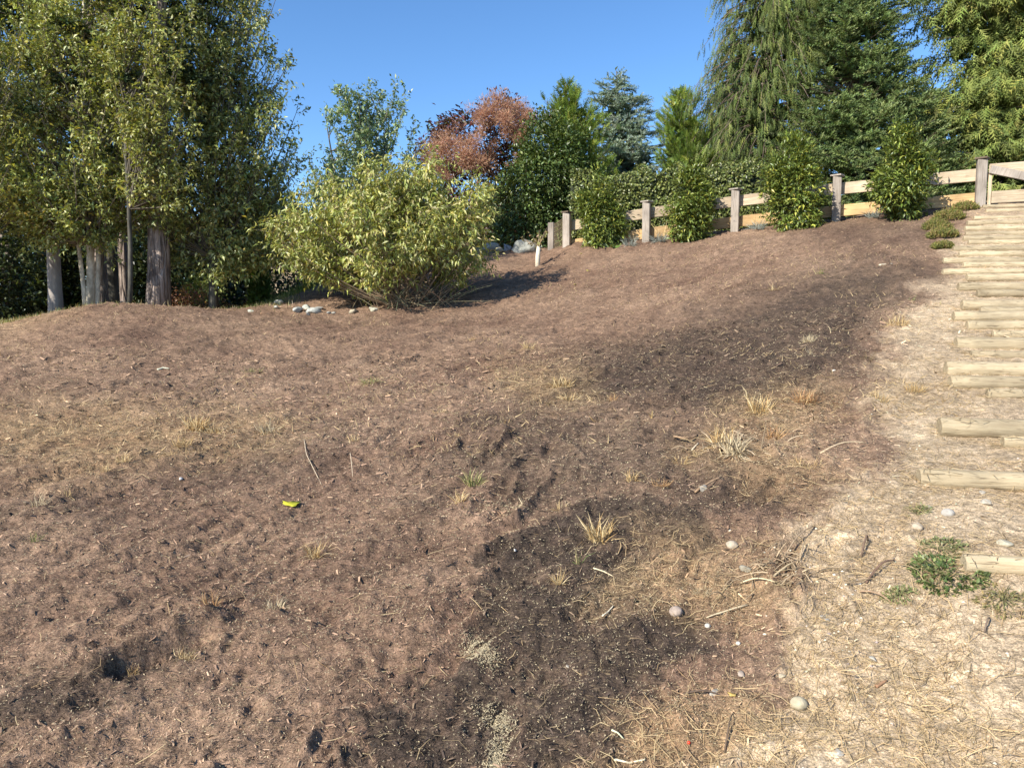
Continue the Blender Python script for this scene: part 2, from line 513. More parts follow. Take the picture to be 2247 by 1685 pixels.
def wood_mat(name, ca, cb, cdk, rough=.75, cracks=.5, sc=(1.2, 26, 26)):
    m, t, b = principled(name)
    tc = t.nodes.new('ShaderNodeTexCoord')
    oi = t.nodes.new('ShaderNodeObjectInfo')
    ad = t.nodes.new('ShaderNodeVectorMath'); ad.operation = 'ADD'
    ml = t.nodes.new('ShaderNodeMath'); ml.operation = 'MULTIPLY'; ml.inputs[1].default_value = 37.0
    mp = t.nodes.new('ShaderNodeMapping'); mp.inputs['Scale'].default_value = sc
    nz = t.nodes.new('ShaderNodeTexNoise'); nz.inputs['Scale'].default_value = 1.5; nz.inputs['Detail'].default_value = 8; nz.inputs['Roughness'].default_value = .65; nz.inputs['Distortion'].default_value = .4
    n2 = t.nodes.new('ShaderNodeTexNoise'); n2.inputs['Scale'].default_value = 2.2; n2.inputs['Detail'].default_value = 4
    n3 = t.nodes.new('ShaderNodeTexNoise'); n3.inputs['Scale'].default_value = 2.6; n3.inputs['Detail'].default_value = 2
    cr = t.nodes.new('ShaderNodeValToRGB')
    cr.color_ramp.elements[0].position = .25; cr.color_ramp.elements[0].color = (*ca, 1)
    cr.color_ramp.elements[1].position = .75; cr.color_ramp.elements[1].color = (*cb, 1)
    c2 = t.nodes.new('ShaderNodeValToRGB')
    c2.color_ramp.elements[0].position = .33; c2.color_ramp.elements[0].color = (1, 1, 1, 1)
    c2.color_ramp.elements[1].position = .39; c2.color_ramp.elements[1].color = (0, 0, 0, 1)
    mx = t.nodes.new('ShaderNodeMix'); mx.data_type = 'RGBA'; mx.inputs[7].default_value = (*cdk, 1)
    mf = t.nodes.new('ShaderNodeMath'); mf.operation = 'MULTIPLY'; mf.inputs[1].default_value = cracks
    mv = t.nodes.new('ShaderNodeMix'); mv.data_type = 'RGBA'; mv.blend_type = 'MULTIPLY'; mv.inputs[0].default_value = 1
    mr = t.nodes.new('ShaderNodeMapRange'); mr.inputs[1].default_value = .3; mr.inputs[2].default_value = .7; mr.inputs[3].default_value = .62; mr.inputs[4].default_value = 1.12
    bp = t.nodes.new('ShaderNodeBump'); bp.inputs['Strength'].default_value = .7; bp.inputs['Distance'].default_value = .014
    L = t.links.new
    L(oi.outputs['Random'], ml.inputs[0]); L(tc.outputs['Object'], ad.inputs[0]); L(ml.outputs[0], ad.inputs[1])
    L(ad.outputs[0], mp.inputs[0]); L(mp.outputs[0], nz.inputs['Vector']); L(ad.outputs[0], n2.inputs['Vector']); L(mp.outputs[0], n3.inputs['Vector'])
    L(nz.outputs['Fac'], cr.inputs[0]); L(n3.outputs['Fac'], c2.inputs[0]); L(c2.outputs[0], mf.inputs[0]); L(mf.outputs[0], mx.inputs[0])
    L(cr.outputs[0], mx.inputs[6]); L(n2.outputs['Fac'], mr.inputs[0]); L(mx.outputs[2], mv.inputs[6]); L(mr.outputs[0], mv.inputs[7])
    m4 = t.nodes.new('ShaderNodeMapRange'); m4.inputs[3].default_value = .78; m4.inputs[4].default_value = 1.1
    m5 = t.nodes.new('ShaderNodeMix'); m5.data_type = 'RGBA'; m5.blend_type = 'MULTIPLY'; m5.inputs[0].default_value = 1
    L(oi.outputs['Random'], m4.inputs[0]); L(mv.outputs[2], m5.inputs[6]); L(m4.outputs[0], m5.inputs[7])
    L(m5.outputs[2], b.inputs['Base Color']); L(nz.outputs['Fac'], bp.inputs['Height']); L(bp.outputs[0], b.inputs['Normal'])
    b.inputs['Roughness'].default_value = rough
    b.inputs['Specular IOR Level'].default_value = .2
    return m
M_POST = wood_mat('weathered_post_wood', (.30, .25, .205), (.50, .435, .37), (.14, .10, .075), sc=(26, 26, 1.5))
M_RAIL = wood_mat('weathered_rail_wood', (.34, .255, .165), (.60, .49, .35), (.16, .10, .05), cracks=.45)
M_RAILO = wood_mat('fresh_rail_wood', (.44, .27, .115), (.66, .46, .24), (.25, .13, .05), cracks=.4)
M_LOG = wood_mat('sun_bleached_log_wood', (.32, .245, .15), (.55, .455, .30), (.10, .07, .04), cracks=.6, sc=(3.2, 26, 26))
M_CAP = wood_mat('dark_cap_wood', (.12, .085, .06), (.24, .18, .13), (.06, .04, .03))

# ------------------------------------------------------------------ ground
def ground_material():
    m, t, b = principled('mulch_and_dry_soil')
    a = t.nodes.new('ShaderNodeVertexColor'); a.layer_name = 'tint'
    tc = t.nodes.new('ShaderNodeTexCoord')
    L = t.links.new
    def noise(sc, det=5, ro=.6, dist=0, rot=None, scale=None):
        n_ = t.nodes.new('ShaderNodeTexNoise')
        n_.inputs['Scale'].default_value = sc; n_.inputs['Detail'].default_value = det; n_.inputs['Roughness'].default_value = ro; n_.inputs['Distortion'].default_value = dist
        if scale:
            mp = t.nodes.new('ShaderNodeMapping'); mp.inputs['Scale'].default_value = scale; mp.inputs['Rotation'].default_value = (0, 0, rot)
            L(tc.outputs['Object'], mp.inputs[0]); L(mp.outputs[0], n_.inputs['Vector'])
        else:
            L(tc.outputs['Object'], n_.inputs['Vector'])
        return n_.outputs['Fac']
    def mul(c, f, lo, hi, a0=.35, a1=.65):
        mr = t.nodes.new('ShaderNodeMapRange'); mr.inputs[1].default_value = a0; mr.inputs[2].default_value = a1; mr.inputs[3].default_value = lo; mr.inputs[4].default_value = hi
        L(f, mr.inputs[0])
        mx = t.nodes.new('ShaderNodeMix'); mx.data_type = 'RGBA'; mx.blend_type = 'MULTIPLY'; mx.inputs[0].default_value = 1
        L(c, mx.inputs[6]); L(mr.outputs[0], mx.inputs[7])
        return mx.outputs[2]
    n_f = noise(110, 4, .7)
    n_m = noise(28, 6, .7, .5)
    n_s = noise(9, 6, .75, .3, -.75, (.45, 1.6, 1))
    c = a.outputs[0]
    c = mul(c, n_f, .55, 1.5)
    c = mul(c, n_m, .70, 1.28)
    c = mul(c, n_s, .70, 1.28)
    # pale fibres
    st = noise(60, 2, .5, 1.5, .9, (.25, 1.7, 1))
    st2 = noise(60, 2, .5, 1.5, -.5, (.25, 1.7, 1))
    mxm = t.nodes.new('ShaderNodeMath'); mxm.operation = 'MAXIMUM'; L(st, mxm.inputs[0]); L(st2, mxm.inputs[1])
    mr = t.nodes.new('ShaderNodeMapRange'); mr.inputs[1].default_value = .60; mr.inputs[2].default_value = .70; mr.inputs[4].default_value = .60
    L(mxm.outputs[0], mr.inputs[0])
    patch = noise(.9, 3, .6)
    mp2 = t.nodes.new('ShaderNodeMapRange'); mp2.inputs[1].default_value = .35; mp2.inputs[2].default_value = .65
    L(patch, mp2.inputs[0])
    mm = t.nodes.new('ShaderNodeMath'); mm.operation = 'MULTIPLY'; L(mr.outputs[0], mm.inputs[0]); L(mp2.outputs[0], mm.inputs[1])
    mx = t.nodes.new('ShaderNodeMix'); mx.data_type = 'RGBA'; mx.inputs[7].default_value = (.40, .29, .17, 1)
    L(mm.outputs[0], mx.inputs[0]); L(c, mx.inputs[6])
    L(mx.outputs[2], b.inputs['Base Color'])
    bp = t.nodes.new('ShaderNodeBump'); bp.inputs['Strength'].default_value = .85; bp.inputs['Distance'].default_value = .012
    b2 = t.nodes.new('ShaderNodeBump'); b2.inputs['Strength'].default_value = .8; b2.inputs['Distance'].default_value = .05
    L(n_m, bp.inputs['Height']); L(n_s, b2.inputs['Height']); L(b2.outputs[0], bp.inputs['Normal'])
    b3 = t.nodes.new('ShaderNodeBump'); b3.inputs['Strength'].default_value = .7; b3.inputs['Distance'].default_value = .004
    L(n_f, b3.inputs['Height']); L(bp.outputs[0], b3.inputs['Normal'])
    L(b3.outputs[0], b.inputs['Normal'])
    b.inputs['Roughness'].default_value = .95
    b.inputs['Specular IOR Level'].default_value = .15
    return m
def build_ground():
    a1 = np.linspace(-40, 40, 500)
    ang = np.radians(np.concatenate([np.arange(-180, -42, 4.0), a1, np.arange(42, 180, 4.0)]))
    r = [0.25, .6, 1.0, 1.4, 1.8]
    rr = 2.15
    while rr < 22:
        r.append(rr); rr *= 1.0056
    r += [22.5, 24, 26, 28, 31, 35, 40, 50, 70, 110, 200, 420, 900]
    r = np.array(r)
    AA, RR = np.meshgrid(ang, r)
    x = (RR * np.sin(AA)).ravel()
    y = (RR * np.cos(AA)).ravel()
    z = H(x, y)
    C = soil_colour(x, y)
    nr, na = len(r), len(ang)
    i = np.arange(nr - 1)[:, None] * na
    j = np.arange(na)[None]
    k = (j + 1) % na
    F = np.stack([i + j, i + k, i + na + k, i + na + j], -1).reshape(-1, 4)[:, ::-1]
    V = np.stack([x, y, z], 1)
    V = np.concatenate([V, [[0, 0, float(H(0, 0)[0])]]])
    C = np.concatenate([C, C[:1]])
    me = mesh_from('ground', V, F, C, ground_material(), True)
    o = bpy.data.objects.new('ground', me)
    COL.objects.link(o)
    tag(o, 'mulched brown hillside with damp dark streaks and a dry straw strewn edge', kind='structure')
build_ground()

# ------------------------------------------------------------------ loose debris over the hillside (nobody could count it)
def scatter(nn, umin=-150, umax=2400, vmin=560, vmax=1720, p=1.0):
    """random points on the hillside, spread evenly as seen from the foot of the slope"""
    th = RNG.uniform(-.66, .66, nn)
    q = RNG.random(nn)
    r = 2.3 * (9.5 / 2.3) ** (q ** p)
    x = r * np.tan(th) * 1.0
    return x, r + 0 * x
SLV = (np.array([[-.5, 0, 0], [.5, 0, 0], [.38, 1, .0], [-.3, .92, .0]]), np.array([[0, 1, 2], [0, 2, 3]]))
SLB = (np.array([[-.4, 0, 0], [.4, 0, 0], [.5, .5, .0], [-.5, .5, .0], [.35, 1, 0], [-.35, 1, 0]]), np.array([[0, 1, 2], [0, 2, 3], [3, 2, 4], [3, 4, 5]]))
def slivers(acc, x, y, L, wr, C, lift=.0, tilt=.25, bent=False):
    nn = len(x)
    z = H(x, y)
    a = RNG.uniform(0, 2 * math.pi, nn)
    D = np.stack([np.cos(a), np.sin(a), RNG.normal(0, tilt, nn)], 1)
    # follow the slope
    e = .02
    gx = (H0(x + e, y) - H0(x - e, y)) / (2 * e)
    gy = (H0(x, y + e) - H0(x, y - e)) / (2 * e)
    D[:, 2] += gx * D[:, 0] + gy * D[:, 1]
    N = np.stack([-gx, -gy, np.ones(nn)], 1) + RNG.normal(0, .5, (nn, 3))
    T = SLB if bent else SLV
    m = len(T[0])
    D = norm(D)
    X = norm(np.cross(D, N)); 
    P = np.stack([x, y, z + lift + RNG.uniform(.001, .006, nn)], 1)
    V = P[:, None] + (T[0][None, :, 0:1] * X[:, None] * (L * wr)[:, None, None] + T[0][None, :, 1:2] * D[:, None] * L[:, None, None])
    if bent:
        k = (RNG.normal(0, .16, nn) * L)[:, None]
        V[:, 2:4] += (X * k + norm(N) * (L * .05)[:, None])[:, None]
    F = T[1][None] + (np.arange(nn) * m)[:, None, None]
    acc.add(V.reshape(-1, 3), F.reshape(-1, 3), np.repeat(C, m, 0))
def debris():
    # bark mulch
    a = Acc()
    x, y = scatter(165000, p=.95)
    d, s, t = zones(x, y)
    keep = RNG.random(len(x)) > s * .85
    x, y, d = x[keep], y[keep], d[keep]
    q = RNG.random(len(x))
    L = (.004 + .007 * q + .022 * q ** 14) * (1 + np.clip(y - 3, 0, 6) * .28)
    base = soil_colour(x, y)
    k = .4 + 1.7 * RNG.random((len(x), 1)) ** 1.6
    C = np.clip(base * k + (RNG.random((len(x), 1)) > .80) * np.array([.20, .145, .09]) * (1 - .45 * d[:, None]), 0, .7)
    slivers(a, x, y, L, RNG.uniform(.12, .30, len(x)), C)
    tag(a.obj('bark_mulch', M_CHIP), 'brown shreds of bark mulch spread over the slope', kind='stuff')
    # the same mulch farther up the slope
    a = Acc()
    th = RNG.uniform(-.68, .62, 62000); x = None
    r = 8.5 + 9.5 * RNG.random(62000)
    x = r * np.tan(th); y = r
    d, s, t = zones(x, y)
    P0 = np.stack([x, y, H0(x, y)], 1)
    u, v, fw = project(P0)
    keep = (RNG.random(len(x)) > s * .6) & ~((u < 560) & (y > 12.5)) & (y < 17.6)
    x, y, d = x[keep], y[keep], d[keep]
    base = soil_colour(x, y)
    C = np.clip(base * (.45 + 1.2 * RNG.random((len(x), 1))) + (RNG.random((len(x), 1)) > .82) * np.array([.20, .14, .08]) * (1 - .5 * d[:, None]), 0, .7)
    slivers(a, x, y, RNG.uniform(.015, .042, len(x)), RNG.uniform(.12, .3, len(x)), C, .002, .3)
    tag(a.obj('bark_mulch', M_CHIP), 'coarser mulch and dry fibres on the upper slope', kind='stuff')
    # pale grass seed
    a = Acc()
    x, y = scatter(60000, p=.8)
    d, s, t = zones(x, y)
    keep = (RNG.random(len(x)) > s) & (RNG.random(len(x)) < .35 + .65 * vnoise(x, y, .5, 31))
    x, y = x[keep], y[keep]
    # heaped seed
    for (u1, v1, u2, v2, nn, sp) in [(1030, 1415, 1075, 1470, 1500, .030), (1060, 1555, 1115, 1570, 600, .03), (1110, 1570, 1080, 1685, 1500, .020), (1050, 1105, 1150, 1112, 500, .04)]:
        p, q = hit(u1, v1), hit(u2, v2)
        tt = RNG.random(nn)
        x = np.concatenate([x, p[0] + (q[0] - p[0]) * tt + RNG.normal(0, sp, nn)])
        y = np.concatenate([y, p[1] + (q[1] - p[1]) * tt + RNG.normal(0, sp, nn)])
    L = RNG.uniform(.005, .009, len(x)) * (1 + np.clip(y - 3, 0, 5) * .18)
    C = np.array([.52, .43, .27]) * RNG.uniform(.5, 1.1, (len(x), 1))
    slivers(a, x, y, L, RNG.uniform(.25, .4, len(x)), C, .003, .4)
    tag(a.obj('grass_seed', M_CHIP), 'pale grass seed sprinkled and spilled on the dark soil', kind='stuff')
    # straw, thick on the dry edge, thin elsewhere
    a = Acc()
    x, y = scatter(200000, p=.85)
    d, s, t = zones(x, y)
    pr = .02 + .72 * s * (.25 + .75 * (vnoise(x, y, .3, 41) > .45)) + .45 * t
    keep = RNG.random(len(x)) < pr
    x, y, s = x[keep], y[keep], s[keep]
    L = (.02 + .10 * RNG.random(len(x)) ** 2.2) * (1 + np.clip(y - 4, 0, 5) * .12)
    ca = np.array([.60, .46, .25]); cb = np.array([.38, .24, .12])
    C = lerp(cb, ca, RNG.random((len(x), 1)) ** .6) * RNG.uniform(.7, 1.2, (len(x), 1)) * np.where(RNG.random((len(x), 1)) < .2, .38, 1)
    slivers(a, x, y, L, RNG.uniform(.016, .05, len(x)) * (.05 / L) ** .6, C, .004, .14, True)
    tag(a.obj('loose_straw', M_STRAW), 'loose pale straw and dry grass lying along the dry edge', kind='stuff')
    # short bristles standing in the far mulch
    a = Acc()
    th = RNG.uniform(-.66, .62, 16000); r = RNG.uniform(5.5, 15.5, 16000)
    x = r * np.tan(th); y = r
    d, s, t = zones(x, y)
    keep = RNG.random(len(x)) < (.10 + .9 * (vnoise(x, y, .7, 51) > .62) + t)
    P0 = np.stack([x, y, H0(x, y)], 1)
    u, v, fw = project(P0)
    keep &= ~((u > 540) & (u < 1150) & (v < 690))
    x, y = x[keep], y[keep]
    nn = len(x)
    P = np.stack([x, y, H(x, y) - .004], 1)
    D = np.stack([RNG.normal(0, .8, nn), RNG.normal(0, .8, nn), RNG.uniform(.3, 1, nn)], 1)
    C = np.array([.50, .37, .20]) * RNG.uniform(.5, 1.1, (nn, 1))
    T = (np.array([[-.06, 0, 0], [.06, 0, 0], [0, 1, 0]]), np.array([[0, 1, 2]]))
    stamp(a, T, P, D, RNG.normal(0, 1, (nn, 3)) * [1, .2, .2] + [0, -1, 0], RNG.uniform(.03, .09, nn), C)
    tag(a.obj('dry_stubble', M_STRAW), 'short dry stubble poking through the mulch', kind='stuff')
debris()

# ------------------------------------------------------------------ crowns
class Prof:
    """crown outline: rows of (v, left u, right u) seen at distance Y turned into centre and radius by height"""
    def __init__(s, Y, rows, depth=None):
        z = []; xc = []; r = []
        for v, a, b in rows:
            p, q = at(a, v, Y), at(b, v, Y)
            z.append(p[2]); xc.append((p[0] + q[0]) / 2); r.append(abs(q[0] - p[0]) / 2)
        o = np.argsort(z)
        s.z = np.array(z)[o]; s.xc = np.array(xc)[o]; s.r = np.array(r)[o]; s.Y = Y; s.k = depth or 1.0
    def c(s, z): return np.interp(z, s.z, s.xc)
    def R(s, z): return np.interp(z, s.z, s.r)
    def sample(s, nn, shell=.5, front=.7):
        zz = np.linspace(s.z[0], s.z[-1], 200)
        cw = np.cumsum(s.R(zz) ** 1.3); cw /= cw[-1]
        z = np.interp(RNG.random(nn), cw, zz)
        a = np.where(RNG.random(nn) < front, RNG.uniform(math.pi, 2 * math.pi, nn), RNG.uniform(0, math.pi, nn))
        q = RNG.random(nn) ** shell
        R = s.R(z)
        return np.stack([s.c(z) + R * q * np.cos(a), s.Y + R * q * s.k * np.sin(a), z], 1), a

def bez(p, q, r, n=6):
    t = np.linspace(0, 1, n)[:, None]
    return p * (1 - t) ** 2 + 2 * q * t * (1 - t) + r * t * t

def tint(nn, cols, wts=None, vary=.25):
    cols = np.array(cols, float)
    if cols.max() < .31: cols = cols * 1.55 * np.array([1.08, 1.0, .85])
    i = RNG.choice(len(cols), nn, p=wts)
    return cols[i] * RNG.uniform(1 - vary, 1 + vary, (nn, 1)) * (1 + RNG.normal(0, .05, (nn, 3)))

def broad_tree(name, label, cat, base, prof, nlimb, twigs, leaves, size, cols, wts=None, mat=None, bark=None, trunk_r=.12, stems=None, group=None, tmpl=None,
               up=.35, droop=.4, twig_len=.5, attach=(.15, .9), shell=.45, barkcol=(.20, .17, .13), tmin=.45, hfrac=.93, limb=1.0, steep=(1.0, 2.2), gap=.0, front=.68, gapscale=.8):
    root = empty(name, base, label, cat, group)
    mat = mat or M_LEAF; bark = bark or M_PALEBARK
    tr = Acc(); lm = Acc(); cr = Acc()
    ztop = prof.z[-1]
    stems = stems or [((0, 0), (prof.c(ztop) - base[0]) * .8, trunk_r)]
    lines = []
    for (ox, oy), lean, rr in stems:
        b = np.array([base[0] + ox, base[1] + oy, base[2] - .15])
        hgt = (ztop - b[2]) * hfrac
        t = np.linspace(0, 1, 10)
        pts = np.stack([b[0] + lean * t ** 1.2 + .04 * np.sin(t * 7 + ox * 9) * hgt / 6, b[1] + 0 * t + .03 * np.cos(t * 6), b[2] + hgt * t], 1)
        tube(tr, pts, rr * (1 - t) ** .8 + .004, 10, barkcol, lump=.06)
        lines.append(pts)
    E, az = prof.sample(nlimb, shell, front)
    if gap:
        g = vnoise3(E, gapscale, 7)
        E = E[np.argsort(g)[int(gap * len(E)):]]
    PP = []; DD = []
    for e in E:
        L = lines[RNG.integers(len(lines))]
        # start below the end point on the trunk
        zb = max(L[0][2] + (ztop - L[0][2]) * attach[0], e[2] - RNG.uniform(*steep) * max(.4, np.hypot(e[0] - L[0][0], e[1] - L[0][1])))
        zb = min(zb, L[-1][2])
        s = np.array([np.interp(zb, L[:, 2], L[:, 0]), np.interp(zb, L[:, 2], L[:, 1]), zb])
        mid = (s + e) / 2 + np.array([(e[0] - s[0]) * .12, (e[1] - s[1]) * .12, -.10 * abs(e[2] - s[2])])
        pts = bez(s, mid, e, 6)
        l = np.linalg.norm(e - s)
        tube(lm, pts, np.linspace(min(.03, .008 + l * .009) * limb, .004 * limb, 6), 4, barkcol, cap=False)
        T = norm(np.gradient(pts, axis=0))
        tt = RNG.uniform(tmin, 1, twigs)
        P = np.stack([np.interp(tt, np.linspace(0, 1, 6), pts[:, k]) for k in range(3)], 1)
        TD = np.stack([np.interp(tt, np.linspace(0, 1, 6), T[:, k]) for k in range(3)], 1)
        D = norm(TD * .7 + RNG.normal(0, .55, (twigs, 3)) + [0, 0, up])
        PP.append(P); DD.append(D)
    P = np.concatenate(PP); D = np.concatenate(DD)
    TL = RNG.uniform(.5, 1.1, len(P)) * twig_len
    Q = P + D * TL[:, None]
    # thin twigs
    X = norm(np.cross(D, RNG.normal(0, 1, D.shape)))
    V = np.stack([P - X * .004, P + X * .004, Q], 1).reshape(-1, 3)
    lm.add(V, np.arange(len(V)).reshape(-1, 3), barkcol)
    t = RNG.random((len(P), leaves)) ** .7
    LP = (P[:, None] + D[:, None] * (t * TL[:, None])[..., None] + RNG.normal(0, .035, (len(P), leaves, 3))).reshape(-1, 3)
    LD = (np.repeat(D[:, None], leaves, 1) * .5 + RNG.normal(0, .7, (len(P), leaves, 3)) + [0, 0, -droop]).reshape(-1, 3)
    N = RNG.normal(0, .8, LP.shape) + [0, -.1, 1]
    nn = len(LP)
    C = tint(nn, cols, wts)
    patch = vnoise3(LP, .9, 9)[:, None]
    C = C * (.6 + .75 * patch)  # patches put dark gaps and lit clusters into the leaf colour
    stamp(cr, tmpl or LEAF, LP, LD, N, size * RNG.uniform(.6, 1.25, nn), C)
    tr.obj('trunk', bark, root, smooth=True)
    lm.obj('branches', M_TWIG, root)
    cr.obj('crown', mat, root)
    return root

def conifer(name, label, cat, base, prof, style, nbr, tw, cols, wts=None, trunk_r=.2, group=None, size=.3, bark=None, front=.75, zmin=None):
    root = empty(name, base, label, cat, group)
    tr = Acc(); cr = Acc(); lm = Acc()
    zt = prof.z[-1]
    t = np.linspace(0, 1, 8)
    zz = base[2] - .2 + (zt - base[2] + .2) * t
    pts = np.stack([np.interp(zz, prof.z, prof.xc), np.full(8, prof.Y), zz], 1)
    pts[0, 0] = base[0]
    tube(tr, pts, trunk_r * (1 - t) + .01, 10, (.2, .15, .12), lump=.05)
    PP = []; DD = []; SS = []; NN = []
    z0 = zmin if zmin is not None else prof.z[0]
    zcap = min(zt, at(1123, -130, prof.Y)[2])
    for i in range(nbr):
        q = RNG.random()
        ztop_ = zcap if (zcap < zt and RNG.random() < .9) else zt
        za = z0 + (ztop_ - z0) * (1 - (1 - q) ** (.62 if ztop_ == zt else .85))
        za = min(za, zt - .02)
        R = max(prof.R(za), .06) * (RNG.uniform(.62, 1.0) if RNG.random() < .8 else RNG.uniform(.9, 1.12))
        a = RNG.uniform(math.pi, 2 * math.pi) if RNG.random() < front else RNG.uniform(0, math.pi)
        o = np.array([math.cos(a), math.sin(a) * prof.k, 0])
        s = np.array([prof.c(za), prof.Y, za])
        if style == 'spruce':
            e = s + o * R + [0, 0, R * RNG.uniform(-.12, .12)]; m = s + o * R * .5 + [0, 0, -.10 * R]
        elif style == 'weep':
            e = s + o * R + [0, 0, -R * .38]; m = s + o * R * .6 + [0, 0, .22 * R]
        elif style == 'cedar':
            e = s + o * R + [0, 0, R * RNG.uniform(-.25, .05)]; m = s + o * R * .5 + [0, 0, -.12 * R]
        else:
            e = s + o * R + [0, 0, R * .5]; m = s + o * R * .6 + [0, 0, .02]
        b = bez(s, m, e, 6)
        tube(lm, b, np.linspace(.006 + R * .008, .004, 6), 4, (.16, .12, .09), cap=False)
        T = norm(np.gradient(b, axis=0))
        k = max(4, int(tw * (.35 + R)))
        tt = 1 - RNG.random(k) ** 1.3 * .75
        P = np.stack([np.interp(tt, np.linspace(0, 1, 6), b[:, j]) for j in range(3)], 1)
        TD = np.stack([np.interp(tt, np.linspace(0, 1, 6), T[:, j]) for j in range(3)], 1)
        side = np.cross(TD, [0, 0, 1.0]) * RNG.choice([-1, 1], k)[:, None]
        if style == 'spruce':
            D = TD * .8 + side * RNG.uniform(.2, 1, (k, 1)) + RNG.normal(0, .16, (k, 3)); N = np.array([0, 0, 1.0]) + RNG.normal(0, .3, (k, 3))
            Sc = size * RNG.uniform(.6, 1.2, k)
        elif style == 'weep':
            P = P + side * RNG.uniform(0, .22, (k, 1)) * (1 + R * .2) + RNG.normal(0, .05, (k, 3))
            D = o * .25 + side * .15 + RNG.normal(0, .16, (k, 3)) + [0, 0, -1]; N = o + RNG.normal(0, .6, (k, 3))
            Sc = size * RNG.uniform(.6, 1.35, k)
        elif style == 'cedar':
            P = P + side * RNG.uniform(0, .3, (k, 1)) + RNG.normal(0, .06, (k, 3))
            D = TD * .45 + side * RNG.uniform(.1, .8, (k, 1)) + RNG.normal(0, .2, (k, 3)) + [0, 0, -.55]; N = np.array([0, 0, 1.0]) + o * .8 + RNG.normal(0, .5, (k, 3))
            Sc = size * RNG.uniform(.6, 1.25, k)
        else:
            D = TD * .7 + side * RNG.uniform(.1, .5, (k, 1)) + RNG.normal(0, .25, (k, 3)) + [0, 0, .25]; N = RNG.normal(0, 1, (k, 3)) + o
            Sc = size * RNG.uniform(.55, 1.2, k)
        PP.append(P); DD.append(D); NN.append(N); SS.append(Sc)
    P = np.concatenate(PP); D = np.concatenate(DD); N = np.concatenate(NN); Sc = np.concatenate(SS)
    if style != 'spruce' or True:
        g = vnoise3(P, .55, 4)
        kp = g > np.quantile(g, .10)
        P, D, N, Sc = P[kp], D[kp], N[kp], Sc[kp]
    C = tint(len(P), cols, wts, .22) * (.75 + .5 * vnoise3(P, .7, 6))[:, None]
    T = {'spruce': brush_t(5, 3, .26, .07), 'weep': frond_t(4, .20, .075, .12, 1.3), 'cedar': frond_t(4, .36, .11, .3, .8), 'up': frond_t(4, .34, .10, .1, .9)}[style]
    stamp(cr, T, P, D, N, Sc, C)
    # large inner leaf cards close sky holes, darker tint stands for inner shade
    nn = 1500
    E, a = prof.sample(nn, .8, .5)
    E[:, 0] = prof.c(E[:, 2]) + (E[:, 0] - prof.c(E[:, 2])) * .6; E[:, 1] = prof.Y + (E[:, 1] - prof.Y) * .6
    stamp(cr, LEAF2, E, RNG.normal(0, 1, (nn, 3)) + [0, 0, -.4], RNG.normal(0, 1, (nn, 3)), np.minimum(.55, .2 + prof.R(E[:, 2]) * .2) * RNG.uniform(.5, 1, nn), tint(nn, [np.array(cols[min(2, len(cols) - 1)]) * .9]))
    tr.obj('trunk', bark or M_FIRBARK, root, smooth=True)
    lm.obj('branches', M_TWIG, root)
    cr.obj('crown', M_NEEDLE, root)
    return root

def base_at(u, Y, dz=0):
    x = (u - 1123.5) / FPX * Y
    return np.array([x, Y, float(H0(x, Y)[0]) + dz])

# --- the two tall broadleaf trees at left and the one cut by the frame
OLIVE = [(.26, .29, .075), (.37, .39, .12), (.17, .20, .055), (.50, .48, .20), (.54, .45, .12)]
OW = [.38, .28, .2, .11, .03]
broad_tree('broadleaf_tree', 'tall broadleaf tree with a pale forked trunk behind the mulch crest', 'tree', base_at(198, 13.6),
           Prof(13.6, [(548, 90, 250), (500, -20, 330), (380, -60, 360), (200, -40, 350), (0, 20, 330), (-160, 80, 280), (-260, 140, 220)], .62), 300, 9, 15, .088, OLIVE, OW,
           stems=[((0, 0), .3, .075), ((-.03, -.03), -.75, .038), ((.05, .06), .75, .045)], bark=M_PALEBARK, barkcol=(.26, .22, .165), trunk_r=.1, droop=.35, attach=(.2, .9), steep=(.7, 1.6))
broad_tree('broadleaf_tree', 'tall broadleaf tree with one slim dark trunk, its crown edge loose against the sky', 'tree', base_at(468, 14.4),
           Prof(14.4, [(600, 400, 560), (560, 330, 640), (450, 300, 668), (300, 300, 668), (150, 320, 645), (0, 350, 620), (-160, 390, 560), (-250, 430, 520)], .62), 340, 9, 15, .09,
           [(.22, .26, .08), (.33, .36, .13), (.15, .18, .055), (.48, .46, .20), (.52, .44, .13)], [.36, .28, .2, .13, .03], stems=[((0, 0), .1, .085)], bark=M_DARKBARK,
           barkcol=(.14, .13, .10), droop=.5, attach=(.16, .9))
broad_tree('broadleaf_tree', 'yellowish broadleaf tree reaching in from the left border of the photo', 'tree', base_at(-150, 12.6),
           Prof(12.6, [(430, -220, 20), (380, -330, 75), (250, -330, 80), (60, -300, 60), (-120, -240, -20)]), 110, 8, 13, .09,
           [(.33, .32, .07), (.42, .39, .10), (.22, .23, .06)], [.4, .3, .3], stems=[((0, 0), .1, .09)], bark=M_DARKBARK, barkcol=(.2, .17, .12), droop=.4)
broad_tree('broadleaf_tree', 'very slim dark stemmed broadleaf tree between the pale forked trunk and the leaning fir', 'tree', base_at(286, 12.9),
           Prof(12.9, [(475, 300, 400), (400, 250, 430), (250, 230, 430), (50, 240, 410), (-120, 270, 380)], .6), 75, 8, 13, .09,
           [(.25, .27, .07), (.35, .36, .11), (.18, .2, .055), (.46, .42, .15)], [.4, .3, .2, .1], stems=[((0, 0), .25, .04)], bark=M_DARKBARK, barkcol=(.14, .12, .09), droop=.4, attach=(.3, .9))

